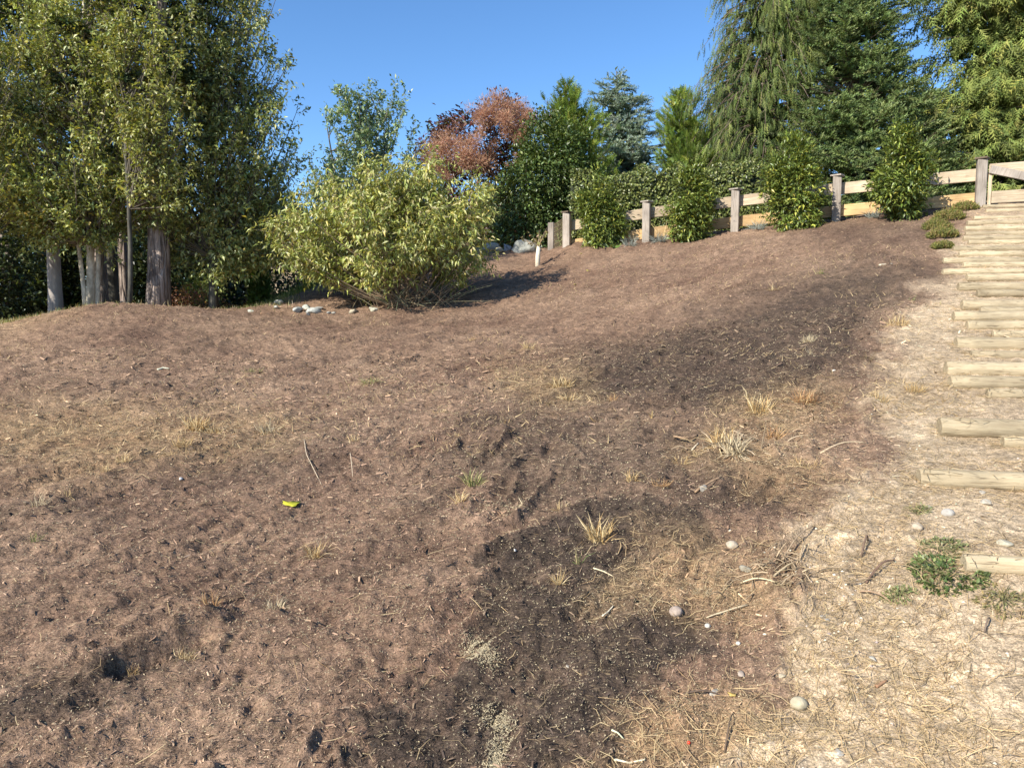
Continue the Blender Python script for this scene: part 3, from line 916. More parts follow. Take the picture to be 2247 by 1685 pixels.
# --- firs standing behind, mostly trunks
DARKG = [(.028, .045, .022), (.042, .062, .03), (.018, .03, .016)]
def fir(u, Y, r, lean, top_v, label, bark, uL, uR, nbr=120, ztrunk=None, crown_v=430):
    b = base_at(u, Y, -.1)
    root = empty('fir_tree', b, label, 'tree', 'firs behind the mulch crest')
    tr = Acc()
    zt = at(u, top_v, Y)[2]
    t = np.linspace(0, 1, 12)
    pts = np.stack([b[0] + lean * t, b[1] + 0 * t, b[2] + (zt - b[2]) * t], 1)
    tube(tr, pts, r * (1.12 - .12 * np.minimum(t * 12, 1)) * (1 - .75 * t), 16, (.3, .25, .2), lump=.07)
    tr.obj('trunk', bark, root, smooth=True)
    pr = Prof(Y, [(crown_v, uL, uR), ((crown_v + top_v) / 2, uL + (uR - uL) * .15, uR - (uR - uL) * .15), (top_v, (uL + uR) / 2 - 3, (uL + uR) / 2 + 3)])
    PP = []; DD = []
    cr = Acc(); lm = Acc()
    for i in range(nbr):
        q = RNG.random()
        za = pr.z[0] + (pr.z[-1] - pr.z[0]) * q ** 1.2
        R = max(pr.R(za), .2) * RNG.uniform(.6, 1.1)
        a = RNG.uniform(0, 2 * math.pi)
        o = np.array([math.cos(a), math.sin(a), 0])
        s = np.array([b[0] + lean * (za - b[2]) / (zt - b[2]), Y, za])
        e = s + o * R + [0, 0, -.2 * R]
        bb = bez(s, (s + e) / 2 + [0, 0, .05 * R], e, 5)
        tube(lm, bb, np.linspace(.03, .006, 5), 4, (.10, .085, .07), cap=False)
        k = int(18 * R + 6)
        tt = 1 - RNG.random(k) * .8
        P = np.stack([np.interp(tt, np.linspace(0, 1, 5), bb[:, j]) for j in range(3)], 1)
        side = np.cross(o, [0, 0, 1.0]) * RNG.choice([-1, 1], k)[:, None]
        PP.append(P); DD.append(o * .6 + side * RNG.uniform(.2, 1, (k, 1)) + RNG.normal(0, .15, (k, 3)) + [0, 0, -.2])
    P = np.concatenate(PP); D = np.concatenate(DD)
    stamp(cr, brush_t(3, 3, .34, .10), P, D, np.array([0, 0, 1.0]) + RNG.normal(0, .3, P.shape), RNG.uniform(.25, .45, len(P)), tint(len(P), DARKG))
    lm.obj('branches', M_TWIG, root)
    cr.obj('crown', M_NEEDLE, root)
fir(127, 14.2, .13, .1, -500, 'fir with a smooth grey dappled trunk, leftmost trunk behind the crest', M_GREYBARK, -120, 330, 60, crown_v=250)
fir(226, 15.4, .15, .1, -480, 'fir with deeply furrowed bark just right of the pale forked trunk', M_FIRBARK, 80, 380, 55)
fir(252, 17.0, .14, .15, -450, 'fir with a plain grey trunk tucked behind the furrowed one', M_DARKBARK, 100, 420, 55)
fir(280, 16, .11, -.05, -420, 'fir with the thin dark trunk between the furrowed and the leaning trunk', M_FIRBARK, 150, 400, 50)
fir(350, 13.9, .215, .45, -520, 'fir with the thickest trunk, red brown furrowed bark and leaning to the right', M_FIRBARK, 180, 520, 70, crown_v=200)
fir(30, 19.0, .22, .0, -620, 'dark fir with open boughs against the sky in the upper left corner', M_FIRBARK, -200, 160, 90, crown_v=380)
fir(-30, 15.5, .2, .0, -620, 'shaded fir at the left border of the photo', M_FIRBARK, -260, 90, 90, crown_v=480)

# --- undergrowth: a bank of shrubs below the firs
def shrub(name, label, cat, base, prof, nn, size, cols, wts=None, mat=None, tmpl=None, shell=.35, front=.72, stems=7, group=None, droop=.2, gap=.12, upb=.2, outb=.8, clump=.12, per=6, gs=.35, stemcol=(.12, .09, .06), rag=.7):
    root = empty(name, base, label, cat, group)
    cr = Acc(); st = Acc()
    k = nn // per
    E, a = prof.sample(int(k / (1 - gap)) + 1, shell, front)
    lump = vnoise3(E, gs, 3)
    E = E[np.argsort(lump)[int(gap * len(E)):]]
    zr = E[:, 2]
    cx = prof.c(zr)
    out = norm(np.stack([E[:, 0] - cx, (E[:, 1] - prof.Y), (E[:, 2] - prof.z.mean()) * .4], 1))
    amp = prof.R(zr)[:, None] * (vnoise3(E, gs * 1.6, 12) - .5)[:, None] * rag * 1.6
    E = E + out * amp
    P = np.repeat(E, per, 0) + RNG.normal(0, clump, (len(E) * per, 3))
    O = np.repeat(out, per, 0)
    D = O * outb + RNG.normal(0, .6, P.shape) + [0, 0, upb - droop]
    N = RNG.normal(0, .45, P.shape) + [0, 0, 1] + O * .3
    C = tint(len(P), cols, wts) * (.75 + .5 * vnoise3(P, gs * 1.3, 15))[:, None]
    stamp(cr, tmpl or LEAF2, P, D, N, size * RNG.uniform(.6, 1.3, len(P)), C)
    b = np.array(base) - [0, 0, .1]
    for i in range(stems):
        e = E[RNG.integers(len(E))]
        tube(st, bez(b + RNG.normal(0, .06, 3) * [1, 1, 0], (b + e) / 2 + [0, 0, .15], e, 6), np.linspace(.02, .005, 6), 5, stemcol, cap=False)
    st.obj('stems', M_TWIG, root)
    cr.obj('foliage', mat or M_LEAF, root)
    return root
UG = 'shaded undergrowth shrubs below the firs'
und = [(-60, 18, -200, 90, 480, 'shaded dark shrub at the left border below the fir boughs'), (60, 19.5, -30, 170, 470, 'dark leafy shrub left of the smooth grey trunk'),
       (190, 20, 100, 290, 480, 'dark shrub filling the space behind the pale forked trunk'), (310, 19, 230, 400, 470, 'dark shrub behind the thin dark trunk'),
       (420, 19.5, 330, 520, 500, 'dark shrub right of the leaning trunk'), (530, 20.5, 440, 640, 440, 'tall shrub painted near black for shade, right of the slim dark trunk'),
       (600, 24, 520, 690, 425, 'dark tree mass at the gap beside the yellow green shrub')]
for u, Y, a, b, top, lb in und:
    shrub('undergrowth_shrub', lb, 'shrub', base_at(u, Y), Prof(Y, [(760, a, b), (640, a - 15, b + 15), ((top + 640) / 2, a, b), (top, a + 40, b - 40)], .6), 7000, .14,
          [(.03, .045, .02), (.05, .07, .03), (.02, .03, .014), (.09, .11, .04)], [.45, .3, .2, .05], shell=.25, group=UG, gap=.08)  # canopy shade also put into these near-black leaf tints
shrub('reddish_shrub', 'low reddish brown shrub at the foot of the leaning trunk', 'shrub', base_at(420, 16.5), Prof(16.5, [(720, 372, 470), (670, 365, 480), (640, 390, 460)], .8), 3500, .06,
      [(.20, .085, .06), (.26, .15, .09), (.12, .07, .045)], gap=.1)
conifer('dwarf_conifer', 'small cone shaped green conifer left of the white wall', 'conifer', base_at(566, 18), Prof(18, [(690, 535, 600), (620, 538, 598), (570, 550, 585), (540, 563, 570)]), 'up', 160, 18,
        [(.06, .10, .03), (.09, .14, .04)], size=.16, trunk_r=.05)
shrub('grass_clump_shrub', 'light green grassy shrub seen under the broadleaf crowns', 'shrub', base_at(440, 18.2), Prof(18.2, [(700, 405, 480), (640, 410, 475), (600, 425, 460)], .7), 2500, .10,
      [(.12, .16, .05), (.17, .20, .07)], tmpl=LONG, upb=.9, gap=.1)

# --- loose pale green tree beyond the mound
broad_tree('pale_green_tree', 'loose grey green tree against the sky behind the yellow green shrub', 'tree', base_at(790, 27),
           Prof(27, [(560, 690, 930), (470, 660, 960), (400, 650, 975), (330, 660, 965), (270, 690, 950), (225, 715, 920), (190, 745, 900)], .8), 260, 9, 14, .135,
           [(.20, .27, .13), (.28, .35, .18), (.14, .20, .095), (.36, .40, .2)], [.4, .3, .2, .1], stems=[((0, 0), .2, .13), ((.3, .2), .8, .09), ((-.2, .1), -.9, .09)], bark=M_DARKBARK,
           barkcol=(.2, .18, .15), tmpl=LEAF2, shell=.45, gap=.25, gapscale=.9, twig_len=.6)

# --- smoke bush
def smoke_bush():
    b = base_at(1060, 22.5)
    root = shrub('smoke_bush', 'smoke bush with dusty pink plumes over dark purple leaves', 'shrub', b,
                 Prof(22.5, [(540, 960, 1180), (430, 930, 1190), (340, 925, 1185), (290, 950, 1180), (250, 1030, 1160), (225, 1050, 1130)], .7), 15000, .13,
                 [(.055, .022, .024), (.09, .035, .032), (.035, .02, .02), (.05, .055, .03)], [.4, .25, .2, .15], gap=.15, stems=10)
    cr = Acc()
    spots = [(980, 325, 34), (960, 350, 30), (1000, 300, 28), (1020, 340, 32), (1045, 350, 34), (1060, 365, 30), (1085, 245, 30), (1110, 232, 26), (1060, 240, 26), (1130, 250, 30), (1160, 262, 28),
             (1180, 270, 22), (1105, 265, 30), (1150, 245, 20), (1040, 310, 26), (1075, 330, 20), (1120, 290, 26), (1090, 220, 16), (1140, 300, 20), (1000, 360, 24), (1030, 372, 24), (1140, 345, 12), (1125, 360, 10),
             (950, 372, 20), (975, 385, 16), (1070, 270, 22), (1050, 255, 16)]
    for u, v, r in spots:
        c0 = at(u, v, 21.0 + RNG.uniform(-.3, .3))
        rr = r / FPX * 21
        for j in range(9):
            c = c0 + RNG.normal(0, rr * .5, 3) * [1, .5, .7]
            nn = 170
            d = norm(RNG.normal(0, 1, (nn, 3)))
            P = c + d * rr * .52 * RNG.random((nn, 1)) ** .6
            C = tint(nn, [(.56, .34, .22), (.64, .43, .29), (.42, .25, .16)])
            stamp(cr, (np.array([[-.07, 0, 0], [.07, 0, 0], [0, 1, 0]]), np.array([[0, 1, 2]])), P, d + [0, 0, .3], RNG.normal(0, 1, (nn, 3)), rr * .30 * RNG.uniform(.5, 1, nn), C)
    cr.obj('plumes', M_FLUFF, root)
smoke_bush()

# --- dark holly like shrub, cypresses, spruce
shrub('dark_evergreen_shrub', 'broad dark green evergreen shrub between the smoke bush and the fence end', 'shrub', base_at(1150, 20.4),
      Prof(20.4, [(560, 1080, 1280), (480, 1075, 1290), (400, 1080, 1290), (330, 1110, 1280), (280, 1150, 1250), (255, 1180, 1230)], .8), 22000, .10,
      [(.045, .075, .025), (.07, .105, .035), (.03, .05, .018), (.11, .14, .05)], [.4, .3, .2, .1], mat=M_GLOSS, shell=.35, gap=.22, stems=8, rag=1.0)
conifer('cypress_tree', 'bright green cypress with a feathery tip left of the blue spruce', 'conifer', base_at(1245, 21.5),
        Prof(21.5, [(560, 1170, 1350), (430, 1165, 1350), (340, 1175, 1335), (270, 1185, 1310), (225, 1210, 1280), (180, 1236, 1246)]), 'up', 620, 15,
        [(.10, .155, .03), (.14, .20, .04), (.06, .10, .025), (.19, .23, .05)], [.4, .25, .25, .1], size=.25)
conifer('blue_spruce', 'small blue grey spruce with a pointed leader against the sky', 'conifer', base_at(1362, 24),
        Prof(24, [(560, 1270, 1480), (380, 1275, 1480), (300, 1280, 1445), (230, 1290, 1420), (190, 1312, 1390), (156, 1346, 1359)]), 'spruce', 440, 13,
        [(.15, .20, .18), (.21, .27, .25), (.10, .145, .135)], size=.30, trunk_r=.12)
conifer('cypress_tree', 'bright green cypress right of the blue spruce', 'conifer', base_at(1500, 21.5),
        Prof(21.5, [(560, 1440, 1600), (430, 1435, 1590), (340, 1435, 1580), (270, 1440, 1550), (225, 1465, 1520), (196, 1488, 1500)]), 'up', 560, 15,
        [(.10, .155, .03), (.14, .20, .04), (.06, .10, .025), (.20, .24, .06)], [.4, .25, .25, .1], size=.25)
conifer('weeping_cypress', 'tall weeping cypress with hanging sprays, left end of the tall evergreens', 'conifer', base_at(1690, 21),
        Prof(21, [(560, 1540, 1850), (430, 1515, 1850), (330, 1520, 1850), (240, 1500, 1850), (150, 1510, 1850), (60, 1545, 1850), (0, 1550, 1850), (-150, 1570, 1840), (-750, 1690, 1710)]), 'weep', 680, 13,
        [(.068, .10, .03), (.10, .13, .04), (.04, .06, .02), (.14, .165, .05)], [.4, .28, .22, .1], size=.33, trunk_r=.22)
conifer('spruce_tree', 'big spruce with layered grey green boughs between the weeping cypress and the golden cedar', 'conifer', base_at(1880, 19.6),
        Prof(19.6, [(560, 1680, 2110), (430, 1670, 2120), (330, 1710, 2080), (240, 1720, 2030), (150, 1735, 2005), (60, 1735, 1975), (-30, 1740, 1985), (-150, 1760, 1990), (-750, 1870, 1880)]), 'spruce', 850, 9,
        [(.085, .125, .05), (.12, .165, .07), (.05, .08, .036), (.17, .22, .11)], [.4, .3, .2, .1], size=.37, trunk_r=.22)
conifer('cedar_tree', 'large cedar with golden green drooping sprays at the upper right corner', 'conifer', base_at(2160, 20),
        Prof(20, [(520, 2020, 2420), (430, 2000, 2420), (300, 1980, 2400), (170, 2005, 2380), (80, 2025, 2380), (0, 2000, 2370), (-150, 1990, 2350), (-900, 2175, 2190)]), 'cedar', 600, 13,
        [(.105, .14, .042), (.14, .175, .055), (.062, .088, .028), (.175, .195, .06)], [.36, .27, .25, .12], size=.42, trunk_r=.28)
# trees standing farther back, seen through the gaps
for u, Y, a, b, top, st, lb in [(1600, 30, 1500, 1720, 60, 'cedar', 'dim dark evergreen in the gap behind the weeping cypress'), (2030, 27, 1940, 2140, 190, 'spruce', 'dark evergreen low in the gap left of the golden cedar'),
                                (1100, 32, 980, 1250, 400, 'cedar', 'dark evergreen hidden behind the smoke bush'), (1420, 30, 1300, 1540, 420, 'spruce', 'dark evergreen low behind the blue spruce')]:
    conifer('background_evergreen', lb, 'conifer', base_at(u, Y), Prof(Y, [(580, a, b), ((top + 580) / 2, a + 10, b - 10), (top, (a + b) / 2 - 20, (a + b) / 2 + 20)]), st, 130, 8, DARKG, size=.75, group='evergreens farther back')

# --- far wooded skyline: reads as one mass
def treeline():
    a = Acc()
    nn = 14000
    th = RNG.uniform(-1.1, 1.1, nn)
    R = RNG.uniform(44, 56, nn)
    top = 6.3 + 2.2 * vnoise(th * 40, R * .2, 2.2, 2) + .8 * vnoise(th * 40, R, .5, 5)
    z = 1.0 + (top - 1.0) * RNG.random(nn) ** .7
    P = np.stack([R * np.sin(th), R * np.cos(th), z], 1)
    stamp(a, LEAF2, P, RNG.normal(0, 1, (nn, 3)) + [0, 0, -.3], RNG.normal(0, .6, (nn, 3)) + [0, -.7, .7], RNG.uniform(.7, 1.5, nn), tint(nn, [(.03, .05, .022), (.05, .075, .03), (.02, .035, .016)]))
    tag(a.obj('distant_woods', M_NEEDLE), 'far dark woods behind the garden trees', kind='stuff')
treeline()

# --- clipped ivy like hedge behind the fence
def hedge():
    pA, pB = base_at(1255, 19.2), base_at(1760, 17.9)
    mid = (pA + pB) / 2
    L = np.linalg.norm((pB - pA)[:2])
    ang = math.atan2(pB[1] - pA[1], pB[0] - pA[0])
    root = empty('clipped_hedge', mid, 'long clipped small leaved hedge behind the wooden fence', 'hedge')
    zt = at(1400, 384, 18.8)[2]
    z0 = min(pA[2], pB[2]) - .3
    h = zt - z0
    nn = 22000
    f = RNG.random(nn)
    x = RNG.uniform(-L / 2, L / 2, nn)
    top = f < .22
    zz = np.where(top, h, RNG.random(nn) * h)
    yy = np.where(top, RNG.uniform(-.5, .5, nn), -.5)
    bul = (vnoise(x, zz, .5, 3) - .5) * .16 + (vnoise(x, zz, .15, 5) - .5) * .12 + RNG.normal(0, .02, nn)
    yy = yy + np.where(top, 0, bul)
    zz = zz + np.where(zz > h * .8, (vnoise(x, yy, .45, 8) - .5) * .34 + bul * .7, 0)
    c, s = math.cos(ang), math.sin(ang)
    P = np.stack([mid[0] + x * c - yy * s, mid[1] + x * s + yy * c, z0 + zz], 1)
    D = RNG.normal(0, .6, (nn, 3)) + [0, -.4, -.2]
    N = RNG.normal(0, .4, (nn, 3)) + np.where(top[:, None], [0, 0, 1], [0, -1, .5])
    a = Acc()
    stamp(a, leaf2_t(.7), P, D, N, RNG.uniform(.05, .085, nn), tint(nn, [(.09, .115, .04), (.13, .155, .052), (.055, .072, .026)]))
    a.obj('foliage', M_GLOSS, root)
    core = Acc()  # solid dark box standing in for the shaded inside of the hedge
    bx = []
    for xx in (-L / 2, L / 2):
        for y_ in (-.42, .42):
            for z_ in (0, h - .08):
                bx.append([mid[0] + xx * c - y_ * s, mid[1] + xx * s + y_ * c, z0 + z_])
    core.add(bx, [[0, 1, 3], [0, 3, 2], [4, 6, 7], [4, 7, 5], [0, 4, 5], [0, 5, 1], [2, 3, 7], [2, 7, 6], [1, 5, 7], [1, 7, 3], [0, 2, 6], [0, 6, 4]], (.02, .025, .012))
    core.obj('branches', M_TWIG, root)
hedge()

# ------------------------------------------------------------------ fence
def box_obj(name, size, mat, parent, loc, rot=(0, 0, 0), bev=.006, world=None):
    sx, sy, sz = [a / 2 for a in size]
    b = min(bev, sx * .4, sy * .4, sz * .4)
    V = []; 
    import itertools
    # chamfered box: 24 verts
    for X, Y, Z in itertools.product((-1, 1), repeat=3):
        V += [(X * sx, Y * (sy - b), Z * (sz - b)), (X * (sx - b), Y * sy, Z * (sz - b)), (X * (sx - b), Y * (sy - b), Z * sz)]
    import bmesh
    bm = bmesh.new()
    for v in V: bm.verts.new(v)
    bmesh.ops.convex_hull(bm, input=bm.verts)
    bmesh.ops.dissolve_limit(bm, angle_limit=.01, verts=bm.verts, edges=bm.edges)
    me = bpy.data.meshes.new(name)
    bm.to_mesh(me); bm.free()
    me.materials.append(mat)
    o = bpy.data.objects.new(name, me)
    COL.objects.link(o)
    M = Matrix.Translation(Vector(loc)) @ rot if isinstance(rot, Matrix) else Matrix.Translation(Vector(loc))
    if parent is not None:
        o.parent = parent
        pw = Matrix.Translation(parent_world(parent))
        M = pw.inverted() @ M
    o.matrix_local = M
    return o
def parent_world(p):
    v = Vector(p.location)
    while p.parent is not None:
        p = p.parent
        v = v + Vector(p.location)
    return v
def board(name, p, q, hgt, th, mat, parent):
    p = Vector(p); q = Vector(q)
    d = (q - p)
    L = d.length
    xax = d.normalized()
    yax = Vector((0, 0, 1)).cross(xax).normalized()
    zax = xax.cross(yax)
    R = Matrix((xax, yax, zax)).transposed().to_4x4()
    return box_obj(name, (L, th, hgt), mat, parent, (p + q) / 2, R, .008)
def fence():
    P = []
    for u, t, b, Y in POSTS:
        top = at(u, t, Y); bot = at(u, b, Y)
        P.append((top, bot))
    root = empty('wooden_fence', P[2][1], 'weathered two rail wooden fence along the top of the slope', 'fence')
    d0 = Vector(P[-1][1] - P[0][1]); d0.z = 0; d0.normalize()
    ang = math.atan2(d0.y, d0.x)
    Rz = Matrix.Rotation(ang, 4, 'Z')
    back = Vector((-d0.y, d0.x, 0))
    for i, (t, b) in enumerate(P):
        w_ = .168
        zb = b[2] - .35
        o = box_obj('post', (w_, w_, t[2] - zb), M_POST, root, (b[0], b[1], (t[2] + zb) / 2), Rz, .012)
        c = box_obj('cap', (w_ + .05, w_ + .05, .035), M_CAP if i in (0, 4) else M_POST, None, (b[0], b[1], t[2] + .0185), Rz, .008)
        c.parent = o
        c.location = (0, 0, t[2] + .0185 - (t[2] + zb) / 2)
    # rails butt against the back face of the posts
    off = back * (.185 / 2 + .024)
    offs = [((.16, .42), (.64, .86)), ((.10, .35), (.58, .80)), ((.10, .35), (.57, .79)), ((.12, .36), (.59, .82)), ((.15, .39), (.62, .85))]
    for i in range(4):
        (t1, b1), (t2, b2) = P[i], P[i + 1]
        for k in (0, 1):
            ha = (offs[i][k][0] + offs[i][k][1]) / 2
            hb = (offs[i + 1][k][0] + offs[i + 1][k][1]) / 2
            a = Vector((b1[0], b1[1], t1[2] - ha * .97)) + off
            b = Vector((b2[0], b2[1], t2[2] - hb * .97)) + off
            g = (b - a).normalized() * .003
            board('rail', a + g, b - g, .235, .045, M_RAILO if (k == 1) else M_RAIL, root)
    # the fence turns away from the camera at its left end
    q = at(1210, 545, 18.6); qt = at(1210, 489, 18.6)
    box_obj('post', (.15, .15, qt[2] - q[2] + .3), M_POST, root, (q[0], q[1], (qt[2] + q[2] - .3) / 2), Rz, .012)
    a = Acc()
    p0 = np.array([P[0][1][0] - .06, P[0][1][1] + .12, 0]); p1 = np.array([q[0] + .05, q[1] - .05, 0])
    for k in range(7):
        zz0 = P[0][0][2] - .08 - k * .10; zz1 = qt[2] - .05 - k * .10
        tube(a, [p0 + [0, 0, zz0], (p0 + p1) / 2 + [0, 0, (zz0 + zz1) / 2 - .01], p1 + [0, 0, zz1]], .006, 4, (.28, .22, .14), cap=False)
    for k in range(9):
        t = (k + .5) / 9
        c = p0 * (1 - t) + p1 * t
        zt = (P[0][0][2] - .08) * (1 - t) + (qt[2] - .05) * t
        tube(a, [c + [0, 0, zt], c + [.01, 0, zt - .32], c + [0, 0, zt - .68]], .005, 4, (.28, .22, .14), cap=False)
    a.obj('wire_mesh', M_TWIG, root)
    # gate to the right of the last post
    t5, b5 = P[4]
    g = empty('garden_gate', (b5[0] + .3, b5[1], b5[2]), 'wooden gate with a diagonal brace at the top of the log steps', 'gate')
    dr = np.array([.9, -.42, 0]); dr /= np.linalg.norm(dr)
    o = np.array([b5[0], b5[1], 0]) + dr * .11
    def G(s, v_at, ): return o + dr * s + [0, 0, v_at]
    ztop = t5[2]
    board('stile', G(.035, ztop - .93), G(.036, ztop - .12), .06, .04, M_RAIL, g)
    board('top_board', G(.01, ztop - .20) + [0, 0, 0], G(1.6, ztop - .20), .21, .04, M_RAIL, g)
    board('lower_board', G(.07, ztop - .72), G(1.6, ztop - .72), .23, .04, M_RAIL, g)
    nb = np.array([dr[1], -dr[0], 0]) * .045
    board('brace', G(.02, ztop - .20) + nb, G(1.5, ztop - .66) + nb, .15, .04, M_POST, g)
fence()

# ------------------------------------------------------------------ laurels in front of the fence
LG = 'laurel shrubs planted in front of the fence'
LC = [(.08, .115, .028), (.13, .17, .04), (.04, .062, .018), (.24, .26, .06)]
for u, Y, rows, lb in [
    (1318, 17.0, [(545, 1290, 1345), (515, 1272, 1370), (460, 1270, 1365), (410, 1280, 1355), (380, 1290, 1340), (366, 1300, 1325)], 'leftmost laurel, in front of the fence beside the corner post'),
    (1515, 16.3, [(525, 1490, 1545), (495, 1460, 1566), (440, 1455, 1568), (400, 1465, 1560), (370, 1480, 1545), (352, 1498, 1525)], 'second laurel from the fence corner, round and leafy'),
    (1742, 15.4, [(503, 1705, 1775), (470, 1682, 1797), (420, 1680, 1792), (370, 1695, 1780), (330, 1710, 1765), (311, 1725, 1748)], 'laurel with yellow green top, third from the fence corner'),
    (1982, 14.4, [(478, 1945, 2020), (440, 1918, 2042), (390, 1918, 2044), (340, 1930, 2030), (300, 1948, 2010), (280, 1965, 1995)], 'tallest laurel, nearest the gate and the log steps')]:
    rows = [(v, (a + b) / 2 - (b - a) * .43, (a + b) / 2 + (b - a) * .43) for v, a, b in rows]
    shrub('laurel_shrub', lb, 'shrub', base_at(u, Y), Prof(Y, rows, .8), 9000, .10, LC, [.42, .26, .22, .10], mat=M_GLOSS, tmpl=leaf_t(.36, .25, .1), shell=.4, group=LG, gap=.36, upb=.5, clump=.075, gs=.22, stems=12, rag=1.3)

# ------------------------------------------------------------------ yellow green spreading shrub
def yellow_shrub():
    b = gpt(895, 672)
    pr = Prof(14.0, [(598, 740, 980), (580, 560, 1090), (525, 555, 1110), (480, 600, 1105), (430, 650, 1100), (385, 740, 1060), (348, 850, 1000)], .8)
    broad_tree('spreading_shrub', 'wide yellow green shrub with drooping leaves on the stony mound', 'shrub', b, pr, 270, 10, 12, .115,
               [(.32, .35, .09), (.44, .45, .14), (.20, .23, .06), (.56, .51, .24), (.56, .48, .12)], [.36, .27, .2, .12, .05],
               stems=[((0, 0), -.9, .025), ((.05, 0), .6, .025), ((-.05, .05), .1, .03), ((.02, -.05), -1.3, .02), ((.08, .03), 1.1, .02)], barkcol=(.20, .15, .10), bark=M_TWIG,
               tmpl=LONG, droop=.75, up=.15, twig_len=.42, attach=(.02, .7), shell=.58, gap=.12, gapscale=.7, tmin=.52, hfrac=.5, limb=.55, steep=(.5, 1.3))
    # bare twigs at its foot
    a = Acc()
    for i in range(90):
        x0 = b + RNG.normal(0, .25, 3) * [1.6, .6, 0]
        x0[2] = ground(x0[0], x0[1])
        d = np.array([RNG.normal(0, .55), RNG.normal(-.1, .3), RNG.uniform(.1, .6)])
        tube(a, bez(x0, x0 + d * .5 + [0, 0, .1], x0 + d * RNG.uniform(.6, 1.2), 4), np.linspace(.007, .002, 4), 4, (.30 * RNG.uniform(.6, 1.2), .22, .13), cap=False)
    o = a.obj('brushwood', M_TWIG)
    tag(o, 'bare brushwood heaped at the foot of the yellow green shrub', 'brushwood')
yellow_shrub()

# ------------------------------------------------------------------ stones
def stone_mesh(name, r, flat=.6, seed=0, sub=2, ang=.25, col=(.5, .48, .42)):
    import bmesh
    rs = np.random.default_rng(seed)
    bm = bmesh.new()
    bmesh.ops.create_icosphere(bm, subdivisions=sub, radius=1)
    V = np.array([v.co[:] for v in bm.verts])
    # planar cuts give a broken stone, none a pebble
    if ang > 0:
        for k in range(9):
            nrm = norm(rs.normal(0, 1, 3))
            dd = rs.uniform(.42, .78)
            ex = V @ nrm - dd
            V = V - np.maximum(ex, 0)[:, None] * nrm
    V *= 1 + rs.normal(0, .02 if ang > 0 else .0, (len(V), 1))
    V *= np.array(r)[None] if not np.isscalar(r) else r
    V[:, 2] *= flat
    for v, c in zip(bm.verts, V): v.co = c
    F = np.array([[v.index for v in f.verts] for f in bm.faces])
    bm.free()
    C = np.array(col) * (.62 if ang > 0 else .72) * (1 + rs.normal(0, .06, (len(V), 1)))
    return mesh_from(name, V, F, C, M_STONE, ang == 0)
def stone(name, label, cat, u, v, wpx, flat=.6, seed=1, ang=.25, col=(.5, .48, .42), asp=1.3, group=None, sink=.25, Y=None, rot=None):
    p = gpt(u, v) if Y is None else at(u, v, Y)
    if Y is not None: p[2] = ground(p[0], p[1])
    r = wpx / 2 / FPX * p[1]
    me = stone_mesh(name, (r * 1.15, r * 1.15 / asp, r * 1.15 / asp ** .3), flat, seed, 3, ang, col)
    o = bpy.data.objects.new(name, me)
    COL.objects.link(o)
    o.location = (p[0], p[1], p[2] + r * flat * (1 - sink) * .45)
    o.rotation_euler = (0, 0, seed * 1.3 if rot is None else rot)
    tag(o, label, cat, group)
    return o
GR = 'stones on the mound by the shrub'
for i, (u, v, w_, lb, col) in enumerate([
    (653, 684, 26, 'largest pale stone in the heap left of the shrub', (.62, .62, .56)), (672, 678, 24, 'flat pale stone leaning on the largest one of the heap', (.55, .56, .48)),
    (688, 688, 30, 'wide low stone at the right side of the stone heap', (.56, .56, .50)), (676, 694, 18, 'small stone in front of the stone heap', (.55, .53, .47)),
    (700, 680, 18, 'small grey stone behind the heap, toward the shrub', (.45, .44, .40)), (613, 667, 22, 'tilted slab on the mound slope above the heap', (.60, .58, .50)),
    (606, 677, 12, 'small white stone just below the tilted slab', (.62, .6, .52)), (550, 683, 18, 'lone flat stone on the crest right of the slim dark trunk', (.58, .57, .48)),
    (775, 688, 26, 'tan stone half buried at the foot of the shrub', (.56, .48, .34)), (820, 685, 24, 'rough pale stone under the shrub twigs', (.58, .55, .42)),
    (722, 690, 12, 'small round stone between the heap and the shrub', (.5, .48, .42)), (655, 645, 18, 'pale stone along the upper rim of the mound', (.6, .57, .5)),
    (690, 630, 14, 'small stone high on the rim of the mound', (.6, .57, .5)), (815, 606, 26, 'white stone seen between the lower shrub twigs', (.66, .64, .58)),
    (733, 688, 10, 'tiny stone beside the shrub foot twigs', (.5, .47, .4)), (575, 690, 14, 'rusty stone in the dip left of the heap', (.40, .24, .14))]):
    stone('stone', lb, 'stone', u, v, w_, .65, 20 + i, col=col, group=GR)
stone('boulder', 'big pale boulder near the left end of the fence', 'boulder', 1150, 556, 60, .6, 51, col=(.50, .50, .43), asp=1.2, Y=18.9, rot=.3, sink=.1)
stone('boulder', 'grey block beside the big pale boulder', 'boulder', 1112, 556, 24, .9, 52, col=(.50, .46, .44), asp=1.0, Y=19.1, rot=.2, sink=.1)
stone('boulder', 'flat tan slab at the left of the grey block', 'boulder', 1070, 558, 58, .45, 53, col=(.56, .47, .35), asp=1.5, Y=19.3, rot=.0, sink=.1)
stone('boulder', 'weathered end block of the slab row by the shrub', 'boulder', 1098, 560, 26, .8, 54, col=(.55, .48, .36), asp=1.2, Y=18.8, rot=.8, sink=.1)

